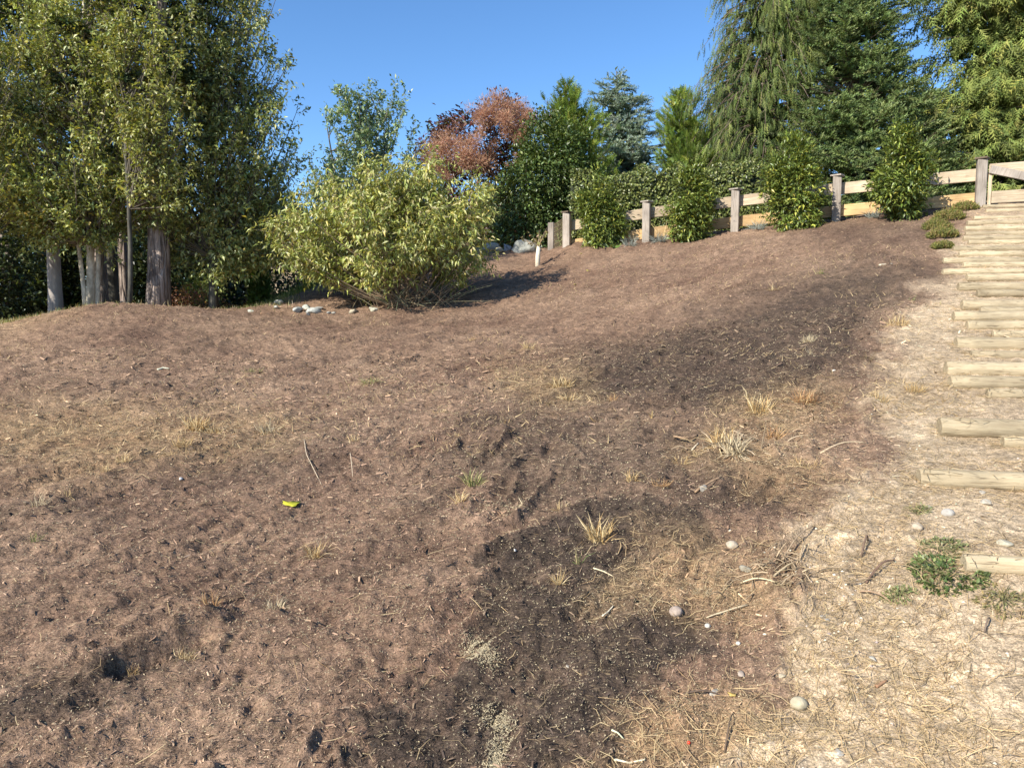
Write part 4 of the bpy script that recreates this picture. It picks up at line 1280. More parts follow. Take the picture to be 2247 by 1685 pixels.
# pale garden wall beyond the mound with grass before it
def wall():
    a, b = at(588, 612, 26), at(800, 592, 25)
    root = empty('garden_wall', (a[0], a[1], a[2]), 'pale board clad low wall seen under the yellow green shrub', 'wall')
    za = at(588, 578, 26)[2]; zb = at(800, 570, 25)[2]
    n_ = 14
    for i in range(n_):
        t0, t1 = i / n_, (i + 1) / n_
        c0 = a * (1 - t0) + b * t0; c1 = a * (1 - t1) + b * t1
        zt = za * (1 - t0) + zb * t0
        L = np.linalg.norm((c1 - c0)[:2])
        R = Matrix.Rotation(math.atan2((b - a)[1], (b - a)[0]), 4, 'Z')
        box_obj('panel', (L - .02, .05, zt - c0[2] + 1.6), M_RAIL, root, ((c0[0] + c1[0]) / 2, (c0[1] + c1[1]) / 2, (zt + c0[2] - 1.6) / 2), R, .006)
wall()
def grass_patch(name, label, pts, nn, h, cols, spread=.25, mat=None):
    a = Acc()
    P = []
    for (u, v, Y, rx, ry) in pts:
        c = at(u, v, Y)
        q = np.stack([c[0] + RNG.normal(0, rx, nn), c[1] + RNG.normal(0, ry, nn)], 1)
        P.append(q)
    P = np.concatenate(P)
    z = H0(P[:, 0], P[:, 1])
    P = np.stack([P[:, 0], P[:, 1], z - .02], 1)
    m = len(P)
    D = RNG.normal(0, spread, (m, 3)) + [0, 0, 1]
    T = (np.array([[-.05, 0, 0], [.05, 0, 0], [.03, .55, .04], [-.03, .55, .04], [0, 1, .2]]), np.array([[0, 1, 2], [0, 2, 3], [3, 2, 4]]))
    stamp(a, T, P, D, RNG.normal(0, 1, (m, 3)) * [1, 1, .1], h * RNG.uniform(.5, 1.2, m), tint(m, cols))
    return tag(a.obj(name, mat or M_LEAF), label, kind='stuff')
grass_patch('lawn_grass', 'sunlit yellow green grass on the bank beyond the mound', [(640, 620, 18.5, .7, .8), (720, 600, 19.5, .9, .6), (600, 640, 17.5, .5, .8)], 2600, .28, [(.20, .25, .06), (.28, .31, .08), (.13, .17, .045)])
grass_patch('verge_grass', 'short dry grass along the edge of the mulch at far left', [(60, 690, 12.6, .9, .25), (20, 700, 12.4, .8, .25), (110, 675, 12.8, .5, .2)], 1300, .12, [(.30, .25, .11), (.17, .20, .06), (.42, .34, .17)])
grass_patch('path_grass', 'thin green and dry grass where the mound meets the undergrowth', [(590, 665, 14.6, .35, .5), (530, 680, 14.6, .5, .5), (640, 640, 16.5, .4, .5)], 500, .12, [(.2, .2, .06), (.13, .16, .05), (.36, .28, .14)])

# blue fescue tufts at the fence foot
def tuft_mesh(nn, h, spread, cols, wd=.03, base_r=.03, seed=0, curve=.25):
    rs = np.random.default_rng(seed)
    a = Acc()
    ang = rs.uniform(0, 2 * math.pi, nn); rr = base_r * np.sqrt(rs.random(nn))
    P = np.stack([rr * np.cos(ang), rr * np.sin(ang), np.full(nn, -.01)], 1)
    D = np.stack([np.cos(ang), np.sin(ang), np.zeros(nn)], 1) * rs.uniform(0, spread, (nn, 1)) + rs.normal(0, .28, (nn, 3)) + np.where(rs.random((nn, 1)) < .62, 1.0, .12) * [0, 0, 1]
    T = (np.array([[-wd / 2, 0, 0], [wd / 2, 0, 0], [wd / 2.4, .55, .04], [-wd / 2.4, .55, .04], [0, 1, -curve]]), np.array([[0, 1, 2], [0, 2, 3], [3, 2, 4]]))
    cols = np.array(cols); C = cols[rs.integers(len(cols), size=nn)] * rs.uniform(.7, 1.2, (nn, 1))
    stamp(a, T, P, D, rs.normal(0, .6, (nn, 3)) + [0, 0, 1] , h * (.25 + .95 * rs.random(nn) ** 1.3), C)
    return a
def tuft(name, label, cat, u, v, hpx, wpx, cols, nn=60, wd=.05, group=None, seed=0, spread=.6, Y=None, mat=None):
    p = gpt(u, v) if Y is None else base_at(u, Y)
    if Y is not None: p[2] = ground(p[0], p[1])
    h = hpx / FPX * p[1]
    br = wpx / 2 / FPX * p[1] * .55
    a = tuft_mesh(nn, h, spread, cols, wd, br, seed)
    me_o = a.obj(name, mat or M_STRAW)
    me_o.location = tuple(p)
    return tag(me_o, label, cat, group)
BF = [(.34, .37, .33), (.45, .46, .40), (.24, .27, .24)]
for i, (u, Y, w_, lb) in enumerate([(1378, 16.6, 44, 'grey blue grass tuft right of the leftmost laurel'), (1442, 16.6, 44, 'grey blue grass tuft right of the second fence post'),
                                    (1655, 16.0, 46, 'grey blue grass tuft right of the third fence post'), (1903, 15.0, 36, 'grey blue grass tuft left of the tallest laurel')]):
    tuft('fescue_tuft', lb, 'grass tuft', u, 0, 24, w_, BF, 260, .035, 'blue fescue tufts at the fence foot', 60 + i, 1.1, Y)
STRAWC = [(.58, .42, .20), (.48, .31, .13), (.66, .52, .29)]
for i, (u, Y, lb) in enumerate([(1450, 16.7, 'tall thin dry stems before the rail right of the second post'), (1660, 16.1, 'tall thin dry stems before the rail right of the third post')]):
    tuft('wispy_grass_tuft', lb, 'grass tuft', u, 0, 62, 30, STRAWC, 34, .012, None, 70 + i, .35, Y)
tuft('strap_leaf_plant', 'green strap leaved plant at the foot of the leftmost laurel', 'plant', 1340, 538, 24, 40, [(.10, .16, .04), (.16, .22, .06)], 26, .22, None, 77, 1.0, 16.6, M_GLOSS)

# heather along the top of the steps
for i, (u, v, rx, hh, lb) in enumerate([(2118, 462, 30, 18, 'heather cushion nearest the gate post'), (2082, 480, 36, 24, 'large heather cushion in the middle of the patch by the steps'),
                                        (2055, 500, 34, 22, 'low heather cushion at the left of the patch by the steps'), (2068, 520, 34, 20, 'heather cushion lowest in the patch by the steps'),
                                        (2068, 545, 22, 12, 'small separate heather clump below the patch')]):
    p = gpt(u, v)
    R = rx / FPX * p[1]; hz = hh / FPX * p[1]
    nn = 850
    a = Acc()
    d = norm(RNG.normal(0, 1, (nn, 3))); d[:, 2] = abs(d[:, 2])
    P = d * [R, R * .8, hz] * RNG.uniform(.8, 1, (nn, 1)) * (.85 + .3 * RNG.random((nn, 1)))
    stamp(a, brush_t(4, 2, .4, .12), P * .85, d * .6 + [0, 0, .8] + RNG.normal(0, .25, (nn, 3)), RNG.normal(0, 1, (nn, 3)), RNG.uniform(.05, .09, nn), tint(nn, [(.11, .13, .04), (.16, .17, .055), (.08, .09, .035), (.20, .16, .08)]))
    o = a.obj('heather_cushion', M_NEEDLE)
    o.location = tuple(p - [0, 0, .03])
    tag(o, lb, 'heather', 'heather beside the top steps')

# sapling with whitewashed stem
def sapling():
    b = gpt(1180, 585)
    root = empty('sapling', b, 'whitewashed young stem with a few withered twigs before the boulders', 'sapling')
    hh = lambda px: px / FPX * b[1]
    a = Acc()
    tube(a, [b - [0, 0, .1], b + [.0, 0, hh(20)], b + [hh(2), 0, hh(42)]], [hh(6), hh(5.2), hh(4.2)], 10, (.62, .56, .44), lump=.05)
    a.obj('stem', vc_mat('whitewashed_bark', .8, .2, .4, 30, .15), root, smooth=True)
    a = Acc(); L = Acc()
    top = b + [hh(2), 0, hh(40)]
    for i in range(11):
        d = np.array([RNG.normal(.0, .6), RNG.normal(0, .5), RNG.uniform(.3, 1)]); d /= np.linalg.norm(d)
        e = top + d * hh(RNG.uniform(20, 62))
        tube(a, bez(top, (top + e) / 2 + [0, 0, .05], e, 4), np.linspace(.010, .003, 4), 4, (.26, .20, .14), cap=False)
        k = 12
        t = RNG.random((k, 1)) * .8 + .2
        stamp(L, LEAF2, top * (1 - t) + e * t, RNG.normal(0, .7, (k, 3)) + [0, 0, -.5], RNG.normal(0, 1, (k, 3)), RNG.uniform(.04, .08, k), tint(k, [(.36, .24, .12), (.22, .18, .07), (.30, .30, .10)]))
    a.obj('twigs', M_TWIG, root)
    L.obj('leaves', M_LEAF, root)
sapling()

# ------------------------------------------------------------------ log steps
LOGS = []
Z5 = lambda x, y: (1850 + x / 2.861, 320 + y / 2.861)
for x, y, th in [(875, 388, 25), (895, 416, 28), (820, 459, 28), (778, 490, 33), (762, 528, 35), (765, 560, 22), (752, 588, 33), (785, 612, 22), (690, 652, 35), (725, 688, 38), (625, 728, 38), (750, 752, 34),
                 (622, 797, 40), (775, 832, 46), (722, 890, 50), (840, 932, 44), (742, 1005, 62), (855, 1040, 34), (688, 1078, 62), (775, 1135, 60), (940, 1190, 40), (705, 1252, 82), (800, 1318, 46), (638, 1410, 90), (665, 1492, 80), (900, 1562, 50)]:
    u, v = Z5(x, y)
    LOGS.append((u, v, th / 2.861))
LOGS += [(2061, 940, 38), (2200, 972, 24), (2015, 1052, 40), (2112, 1238, 40)]
def logs():
    names = ['topmost log tread, right under the gate', 'second log tread below the gate']
    ordn = ['third', 'fourth', 'fifth', 'sixth', 'seventh', 'eighth', 'ninth', 'tenth', 'eleventh', 'twelfth', 'thirteenth', 'fourteenth', 'fifteenth', 'sixteenth', 'seventeenth', 'eighteenth', 'nineteenth',
            'twentieth', 'twenty-first', 'twenty-second', 'twenty-third', 'twenty-fourth', 'twenty-fifth', 'twenty-sixth']
    extra = {8: 'with a long dark crack', 16: 'thick and pale', 18: 'with a clean sawn left end', 21: 'broad and flaky', 23: 'the thickest, with a square sawn left end', 24: 'split, tucked right under the thickest log', 25: 'half buried in straw'}
    for i in range(2, 26):
        names.append('log tread %s, %s counting down from the gate' % (extra.get(i, 'bleached by the sun'), ordn[i - 2]))
    names += ['cracked log half covered with straw, third lowest of the steps with a free left end', 'short visible log end tucked under the cracked half covered log', 'flat pale log with a square end, alone in the trampled straw', 'lowest log, beside the green weed, mostly sunk in dry soil']
    drift = Acc()
    for i, (u, v, th) in enumerate(LOGS):
        p = hit(u, v + th * .25)
        r = th / 2 / FPX * p[1] * 1.16
        r = min(max(r, .045), .085)
        d = np.array([1, -.24, 0]); d /= np.linalg.norm(d)
        L = 3.3
        q = p + d * L
        z0 = at(u, v, p[1])[2] + .006
        z1 = z0 + (H0(q[0], q[1])[0] - H0(p[0], p[1])[0]) * .35
        m = 26
        t = np.linspace(0, 1, m)
        loc = np.array([p[0], p[1], z0])
        vec = np.array([q[0], q[1], z1]) - loc
        LL = np.linalg.norm(vec)
        sides = 20
        a = np.linspace(0, 2 * math.pi, sides, endpoint=False)
        rs = np.random.default_rng(100 + i)
        prof = r * (1 + .03 * np.sin(a * 2 + rs.uniform(0, 6)) + .02 * np.sin(a * 5 + rs.uniform(0, 6)))
        RR = prof[None] * (1 + .035 * vnoise(t[:, None] * 9 + i * 7, a[None] * 1.0, 1.0, 3) - .02) * (1 - .05 * t[:, None])
        bend = .012 * np.sin(t * 3 + i)
        X = np.repeat((t * LL)[:, None], sides, 1)
        Yv = RR * np.cos(a)[None] + bend[:, None]
        Zv = RR * np.sin(a)[None]
        # slightly worn rounded ends
        for e_, f_ in ((0, .9), (-1, .9)):
            Yv[e_] *= f_; Zv[e_] *= f_
        X[1] = .012; X[-2] = LL - .012
        V = np.stack([X, Yv, Zv], -1).reshape(-1, 3)
        ii = np.arange(m - 1)[:, None] * sides; jj = np.arange(sides)[None]; kk = (jj + 1) % sides
        F = np.concatenate([np.stack([ii + jj, ii + kk, ii + sides + kk], -1).reshape(-1, 3), np.stack([ii + jj, ii + sides + kk, ii + sides + jj], -1).reshape(-1, 3)])
        V = np.concatenate([V, [[0, 0, 0]], [[LL, 0, 0]]])
        j = np.arange(sides); k = (j + 1) % sides
        F = np.concatenate([F, np.stack([k, j, np.full(sides, m * sides)], -1), np.stack([(m - 1) * sides + j, (m - 1) * sides + k, np.full(sides, m * sides + 1)], -1)])
        me = mesh_from('step_log', V, F, None, M_LOG, False)
        fl = np.ones(len(F), bool); fl[-2 * sides:] = False
        me.polygons.foreach_set('use_smooth', fl)
        o = bpy.data.objects.new('step_log', me)
        COL.objects.link(o)
        xax = Vector(vec).normalized(); yax = Vector((0, 0, 1)).cross(xax).normalized(); zax = xax.cross(yax)
        o.matrix_world = Matrix.Translation(Vector(loc)) @ Matrix((xax, yax, zax)).transposed().to_4x4()
        tag(o, names[i], 'log', 'log treads of the hillside steps')
        if i >= 8:
            k = 46 if i < 20 else 90
            f = np.abs(rs.normal(0, .16, k)) - .06
            off = rs.normal(0, r * 1.5, k)
            px_ = loc[0] + vec[0] / LL * f + off * .24; py_ = loc[1] + vec[1] / LL * f + off
            top_ = z0 + np.sqrt(np.maximum(r * r - off ** 2, 0)) * (f > 0)
            zz_ = np.maximum(H(px_, py_), np.where((np.abs(off) < r) & (f > 0), top_, -9)) + .003
            an = rs.uniform(0, 6.28, k)
            Dd = np.stack([np.cos(an), np.sin(an) * .6, rs.normal(0, .06, k)], 1)
            stamp(drift, (SLB[0] * [.045, 1, 1] - [0, .5, 0], SLB[1]), np.stack([px_, py_, zz_], 1), Dd, rs.normal(0, .2, (k, 3)) + [0, -.3, 1], rs.uniform(.04, .12, k), np.array([.52, .40, .23]) * rs.uniform(.5, 1.25, (k, 1)))
    tag(drift.obj('loose_straw', M_STRAW), 'straw drifted over the left ends of the log steps', kind='stuff')
logs()

# ------------------------------------------------------------------ straw clumps on the slope
G1 = 'dry grass clumps in the mulch'
TUFTS = [
    (1315, 1178, 50, 70, 'upright straw clump with spiky cut stalks in the centre of the dark patch', 110), (1668, 905, 34, 80, 'golden clipped straw clump at the edge of the upper dark patch', 150),
    (1768, 885, 34, 66, 'rusty golden straw clump right of the clipped one', 150), (1610, 1000, 44, 56, 'large pale straw clump among the heaped dry roots', 90),
    (1585, 985, 46, 50, 'brownish straw clump behind the heaped dry roots', 80), (1700, 955, 30, 50, 'reddish brown dry clump below the golden ones', 80),
    (1385, 1063, 26, 30, 'small golden clump left of the forked stick', 60), (1300, 1085, 0, 0, '', 0),
    (1230, 1118, 20, 40, 'flattened light clump left of the spiky straw clump', 50), (1150, 1110, 22, 16, 'tiny clump on the edge of the pale seed strip', 26),
    (1010, 1110, 28, 24, 'small golden clump below the footprints', 50), (1040, 1060, 34, 50, 'greenish straw clump in the middle of the slope', 70),
    (1270, 1248, 36, 16, 'lone green grass sprout in the dark soil', 16), (1225, 1300, 34, 24, 'cut dry stump of stalks left of the round stone', 34),
    (690, 1215, 34, 60, 'dry clump with bent stalks below the yellow leaf', 80), (465, 1330, 34, 36, 'tawny feathered clump above the trench', 60),
    (605, 1325, 30, 60, 'tangled pale clump right of the tawny one', 90), (410, 1445, 28, 66, 'golden straw tuft lying along the trench edge', 120),
    (290, 1460, 24, 40, 'thin straw tuft at the left end of the trench', 60), (85, 1125, 30, 36, 'pale clump near the left border', 50),
    (75, 1195, 30, 18, 'green tinged sprout below the left border clump', 20), (150, 1095, 20, 24, 'faint clump right of the left border clump', 24),
    (432, 945, 34, 66, 'bright golden clump on the left part of the slope', 150), (470, 950, 24, 40, 'loose tuft right of the bright golden clump', 60),
    (400, 985, 26, 60, 'straggling tuft below the bright golden clump', 80), (360, 1005, 22, 50, 'sparse tuft left of the straggling one', 50),
    (270, 1030, 24, 40, 'short row of cut stalks farther left', 44), (230, 1052, 20, 30, 'last sparse stalks at the left of the row', 26),
    (585, 950, 28, 50, 'flat pale clump right of the dark streak', 90), (555, 820, 14, 54, 'yellow green flat clump on the upper left slope', 90),
    (812, 845, 18, 56, 'yellow green clump left of the slope centre', 110), (775, 975, 20, 40, 'row of little upright stalks under the slope centre', 36),
    (1230, 850, 24, 70, 'yellowish clump at the left tip of the upper dark patch', 130), (1250, 870, 20, 50, 'lower yellowish clump at the left tip', 80),
    (1345, 880, 20, 26, 'orange tinted clump inside the dark patch', 50), (965, 910, 14, 40, 'faint yellow clump above the footprints', 50), (1110, 925, 14, 36, 'faint yellow clump right of the footprints', 50),
    (1775, 752, 18, 34, 'round pale hay clump in the upper dark patch', 110), (1778, 778, 18, 18, 'forked white stalks below the round hay clump', 16),
    (1160, 770, 16, 44, 'light clump on the mid slope', 70), (1040, 745, 14, 40, 'pinkish dry clump on the mid slope, farther left', 50), (1700, 640, 14, 40, 'dry clump high on the slope', 50), (1798, 606, 14, 26, 'greenish clump high on the slope near the steps', 36),
    (1495, 1020, 20, 50, 'fallen straw clump left of the heaped dry roots', 60), (1530, 1012, 18, 30, 'short cut stalks next to the fallen straw clump', 30),
    (1310, 920, 22, 10, 'first small split stalk on the mid slope', 8), (1430, 925, 22, 10, 'second small split stalk on the mid slope', 8), (1488, 915, 24, 8, 'single upright stalk right of the split stalks', 5),
    (1640, 878, 34, 8, 'pair of long bare stalks left of the clipped straw clump', 5), (1860, 730, 18, 8, 'single pale stalk in the dark soil near the steps', 5), (1822, 728, 20, 14, 'forked stalk left of the single pale one', 6),
    (1632, 772, 18, 8, 'curled stalk in the upper dark patch', 4), (1500, 725, 18, 8, 'thin stalk at the top edge of the dark patch', 4), (1948, 760, 16, 12, 'two short stalks by the dry edge', 6), (1905, 795, 20, 30, 'dark dry weed by the dry edge', 40),
    (2010, 860, 22, 60, 'spiky straw clump left of the thickest log', 110), (1930, 880, 22, 50, 'straw clump on the golden edge', 80), (1970, 720, 26, 70, 'tall dry grass left of the sawn log', 120), (2150, 590, 10, 40, 'dead stalks on a middle step', 34),
    (1770, 1020, 20, 110, 'wide flat yellow straw sheaf beside the heaped roots', 150), (1450, 1075, 16, 60, 'rusty flattened straw patch left of the forked stick', 110), (1540, 1290, 16, 60, 'pale trampled straw above the round stone', 110), (1000, 955, 12, 30, 'thin straw on the footprint rim', 26),
    (2000, 660, 14, 20, 'green sprig beside a middle step', 24), (2060, 665, 10, 20, 'second green sprig beside a middle step', 20),
]
for i, (u, v, hp, wp, lb, nn) in enumerate(TUFTS):
    if not lb: continue
    cols = STRAWC
    if 'green' in lb: cols = [(.16, .22, .06), (.34, .34, .12), (.5, .42, .2)]
    if 'rusty' in lb or 'reddish' in lb or 'tawny' in lb or 'orange' in lb: cols = [(.44, .25, .11), (.54, .36, .17), (.36, .19, .09)]
    if 'pale' in lb or 'white' in lb: cols = [(.64, .54, .36), (.52, .41, .25)]
    if 'dark' in lb and 'weed' in lb: cols = [(.16, .12, .06), (.24, .17, .09)]
    few = nn < 12
    tuft('dry_grass_tuft', lb, 'grass tuft', u, v, hp * 1.2, wp * 1.1, cols, nn if few else int(nn * 1.9), .10 if few else .036, G1, 200 + i, .35 if few else (1.5 if hp < 21 and wp > 35 else .7))

# ------------------------------------------------------------------ sticks
def stick(label, pts, rpx, col=(.34, .25, .16), name='stick', lift=.008, arch=0):
    P = np.array([gpt(u, v, lift) for u, v in pts])
    t = np.linspace(0, 1, len(P) * 3)
    Q = np.stack([np.interp(t, np.linspace(0, 1, len(P)), P[:, k]) for k in range(3)], 1)
    Q[:, 2] += arch * np.sin(t * math.pi)
    r = rpx * .72 / FPX * P[:, 1].mean()
    a = Acc()
    C = np.array(col)
    base = P[0].copy()
    tube(a, Q, np.linspace(r, r * .6, len(Q)), 6, C, lump=.25)
    o = a.obj(name, M_TWIG, origin=base)
    return tag(o, label, 'stick')
stick('short thick forked stick beside the grey stone', [(1525, 1082), (1550, 1072), (1583, 1058)], 4, (.30, .20, .12), arch=.02)
stick('long thin stick leaning out of the heap of dry roots', [(1715, 1235), (1750, 1190), (1788, 1150)], 3, arch=.04)
stick('bleached stick crossing the straw above the round stone', [(1680, 1290), (1720, 1262), (1745, 1240)], 4, (.46, .36, .22), arch=.03)
stick('thin pale stick pointing at the root heap from the left', [(1625, 1272), (1660, 1282), (1700, 1295)], 3, (.55, .45, .28), arch=.02)
stick('dark slender branch with a leaf at its tip near the bottom edge', [(1500, 1516), (1545, 1518), (1590, 1526)], 3.5, (.10, .07, .05), arch=.02)
stick('curved bleached stalk right of the dark slender branch', [(1640, 1322), (1580, 1340), (1550, 1345)], 3, (.52, .42, .27), arch=.01)
stick('dark twig beside the green weed', [(1900, 1282), (1935, 1255), (1962, 1238)], 4, (.16, .10, .07), arch=.03)
stick('short dark twig upright left of the green weed', [(1890, 1220), (1900, 1200), (1905, 1190)], 3.5, (.15, .1, .07), arch=.05)
stick('thin brown twig below the green weed', [(1885, 1300), (1920, 1312), (1955, 1325)], 3.5, (.28, .19, .12), arch=.02)
stick('curved dark twig at the right border', [(2160, 1395), (2166, 1380), (2172, 1362)], 3, (.16, .12, .09), arch=.03)
stick('short brown bark stick in the dry soil', [(1922, 1505), (1945, 1492)], 6, (.30, .17, .10))
stick('pale peeled stick at the bottom edge, right of the dark patch', [(1348, 1663), (1380, 1668), (1415, 1675)], 4, (.66, .58, .40))
stick('small green white stalk above the peeled stick', [(1342, 1612), (1355, 1618), (1368, 1622)], 3.5, (.62, .62, .40))
stick('white straight stalk on the dark soil left of the round stone', [(1322, 1355), (1334, 1342), (1346, 1328)], 2.8, (.66, .58, .42))
stick('long pale stalk lying on the upper left slope', [(345, 812), (358, 811), (372, 811)], 3, (.62, .60, .45))
stick('pale stalk on the left slope near the tall clump', [(427, 955), (455, 952)], 2, (.6, .5, .35))
stick('pale bark strip high on the slope by the steps', [(1930, 588), (1942, 584), (1958, 580)], 4, (.55, .47, .34))
stick('long curved stem at the edge of the straw right of the root heap', [(1800, 993), (1850, 983), (1905, 978)], 3, (.44, .34, .22), arch=.04)
stick('thin bowed stem on the left part of the slope', [(668, 978), (672, 1010), (690, 1040), (705, 1055)], 1.4, (.5, .4, .28), arch=.012)
stick('thin upright bare stem in the middle of the slope', [(768, 1005), (770, 1030), (774, 1045)], 1.4, (.5, .4, .28), arch=.08)
stick('curly root lying left of the heaped dry roots', [(1478, 965), (1500, 972), (1520, 965), (1530, 960)], 3.5, (.30, .20, .12), arch=.03)
stick('white stalk beside the curly root', [(1518, 988), (1532, 976)], 3, (.66, .56, .4))
stick('straw stem on the dark soil below the green sprout', [(1302, 1250), (1325, 1256), (1345, 1262)], 2.5, (.62, .52, .33))
stick('dark curved root at the lower left of the dry soil', [(1590, 1640), (1600, 1600), (1610, 1560)], 3, (.13, .09, .06), arch=.02)
def roots():
    a = Acc()
    c = gpt(1720, 1262)
    for i in range(60):
        s = c + RNG.normal(0, .10, 3) * [1.3, .8, 0]
        s[2] = ground(s[0], s[1]) + .005
        d = RNG.normal(0, 1, 3) * [1, .8, .25]
        d /= np.linalg.norm(d)
        tube(a, bez(s, s + d * .05 + [0, 0, .05 * RNG.random()], s + d * RNG.uniform(.07, .18), 5), np.linspace(.0042, .0015, 5), 4, np.array([.36, .27, .17]) * RNG.uniform(.5, 1.3), cap=False)
    tag(a.obj('root_heap', M_TWIG), 'tangled heap of dry roots and stalks near the dry edge', 'roots')
    a = Acc()
    c = gpt(1595, 985)
    for i in range(55):
        s = c + RNG.normal(0, .12, 3) * [1.5, .8, 0]
        s[2] = ground(s[0], s[1]) + .005
        d = RNG.normal(0, 1, 3) * [1, .8, .6]
        d /= np.linalg.norm(d)
        tube(a, bez(s, s + d * .05 + [0, 0, .05 * RNG.random()], s + d * RNG.uniform(.07, .2), 5), np.linspace(.006, .002, 5), 4, np.array([.34, .26, .17]) * RNG.uniform(.5, 1.4), cap=False)
    tag(a.obj('root_heap', M_TWIG), 'upper heap of dry roots below the golden clipped straw', 'roots')
roots()

# ------------------------------------------------------------------ pebbles and rocks in the foreground
PG = 'pebbles on the lower slope'
for i, (u, v, w_, lb, col, ang) in enumerate([
    (1483, 1333, 27, 'round pinkish pebble on the dark soil', (.46, .36, .29), 0), (1546, 1066, 30, 'grey stone next to the short forked stick', (.42, .38, .32), .2),
    (1606, 1190, 24, 'smooth tan pebble in the straw above the root heap', (.55, .46, .34), 0), (1636, 1232, 34, 'greyish rock half hidden in straw left of the root heap', (.38, .34, .26), .2),
    (1553, 1360, 12, 'small white pebble right of the round pinkish one', (.68, .62, .52), 0), (1620, 1393, 10, 'tiny white pebble lower right of the small white one', (.7, .64, .55), 0),
    (1583, 1332, 8, 'tiny tan pebble between the round one and the dry edge', (.55, .44, .32), 0), (1753, 1533, 34, 'pale yellow rock at the edge of the dry soil near the bottom', (.58, .50, .34), 0),
    (1628, 1462, 22, 'pinkish rough stone above the dark slender branch', (.52, .42, .34), .2), (1716, 1470, 22, 'long tan stone right of the pinkish rough stone', (.56, .48, .34), .2),
    (1568, 1508, 26, 'flat white stone behind the dark slender branch', (.66, .62, .54), .2), (2012, 1153, 22, 'tan pebble in the dry soil above the green weed', (.56, .46, .34), 0),
    (2080, 1120, 26, 'grey pebble between the flat log and the weed', (.50, .46, .40), 0), (2162, 1102, 26, 'pale stone just below the flat pale log', (.58, .52, .42), .2),
    (2205, 1182, 30, 'pale flaky stone at the right border above the lowest log', (.60, .54, .40), .2), (2155, 1083, 16, 'small stone touching the shadow of the flat pale log', (.5, .45, .38), .2),
    (1805, 1350, 20, 'grey stone in the gravelly strip, upper one of two', (.46, .43, .38), .2), (1815, 1362, 18, 'grey stone in the gravelly strip, lower one of two', (.44, .42, .38), .2),
    (1916, 1440, 22, 'bleached stone right of the gravelly strip', (.52, .48, .40), .2), (2090, 1498, 14, 'small white stone in the bare dry soil', (.72, .68, .6), .2),
    (398, 1044, 12, 'white fragment on the left slope below the straggling tuft', (.75, .72, .68), .2), (2040, 1110, 18, 'stone with straw on it left of the grey pebble', (.5, .44, .34), .2),
    (1830, 812, 8, 'tiny white pebble in the upper dark patch', (.7, .66, .6), 0), (1840, 1640, 24, 'long pale stone near the bottom right corner', (.6, .56, .48), .2),
    (1130, 1215, 10, 'tiny white fragment at the left of the dark patch', (.72, .68, .62), .2), (1245, 1455, 12, 'small whitish fragment in the lower dark patch', (.66, .58, .46), .2)]):
    stone('pebble', lb, 'pebble', u, v + w_ * .3, w_, .8 if ang == 0 else .6, 300 + i, ang, col, 1.1 if ang == 0 else 1.3, PG, .3)
# gravel strip
def gravel():
    a = Acc()
    import bmesh
    tv = norm(np.array([[0, 0, 1], [1, 0, 0], [0, 1, 0], [-1, 0, 0], [0, -1, 0], [0, 0, -1.]]))
    tf = np.array([[0, 1, 2], [0, 2, 3], [0, 3, 4], [0, 4, 1], [5, 2, 1], [5, 3, 2], [5, 4, 3], [5, 1, 4]])
    nn = 3200
    x, y = scatter(14000, p=.7)
    d, s, t = zones(x, y)
    P0 = np.stack([x, y, H0(x, y)], 1)
    u, v, fw = project(P0)
    strip = np.exp(-((u - 1830 - (v - 1300) * .25) / 90) ** 2 - ((v - 1330) / 130) ** 2)
    keep = RNG.random(len(x)) < s * .06 + strip * .9
    x, y = x[keep], y[keep]
    m = len(x)
    P = np.stack([x, y, H(x, y) + .001], 1)
    stamp(a, (tv * [1, .75, .5], tf), P, RNG.normal(0, 1, (m, 3)) * [1, 1, .2], RNG.normal(0, .2, (m, 3)) + [0, 0, 1], RNG.uniform(.003, .013, m), tint(m, [(.56, .50, .40), (.42, .38, .33), (.66, .58, .44)]))
    tag(a.obj('gravel', M_STONE), 'fine pale gravel in the dry soil', kind='stuff')
gravel()

# fallen leaves, berry, weed
def fallen_leaf(label, u, v, wpx, col, seed, name='fallen_leaf'):
    p = gpt(u, v)
    r = wpx / 2 / FPX * p[1]
    rs = np.random.default_rng(seed)
    k = 16
    a = np.linspace(0, 2 * math.pi, k, endpoint=False)
    rad = r * 1.05 * (1 + .18 * np.sin(a * 5) + rs.normal(0, .05, k))
    z = .16 * r * np.sin(a * 2 + seed)
    V = np.stack([rad * np.cos(a), rad * np.sin(a) * .8, z + r * .3 + .004], 1)
    V = np.concatenate([V, V - [0, 0, .0012], [[0, 0, r * .12 + .006]], [[0, 0, r * .12 + .0048]]])
    j = np.arange(k); j2 = (j + 1) % k
    F = np.concatenate([np.stack([j, j2, np.full(k, 2 * k)], 1), np.stack([k + j2, k + j, np.full(k, 2 * k + 1)], 1), np.stack([j, k + j, k + j2], 1), np.stack([j, k + j2, j2], 1)])
    A_ = Acc(); A_.add(V, F, np.array(col))
    st = Acc()
    o = A_.obj(name, M_LEAF)
    o.location = tuple(p)
    o.rotation_euler = (.10, .1, 0)
    return tag(o, label, 'leaf')
fallen_leaf('bright yellow fallen leaf lying alone on the brown mulch', 638, 1108, 36, (.60, .58, .05), 1)
fallen_leaf('dull golden leaf at the tip of the dark slender branch', 1606, 1522, 18, (.62, .45, .14), 2)
fallen_leaf('small yellow leaf high on the slope, larger one of two', 1291, 602, 8, (.66, .62, .05), 3)
fallen_leaf('small yellow speck of leaf below the larger yellow one', 1262, 626, 6, (.62, .55, .12), 4)
fallen_leaf('small yellow leaf high on the slope below the second laurel', 1470, 555, 6, (.66, .60, .15), 5)
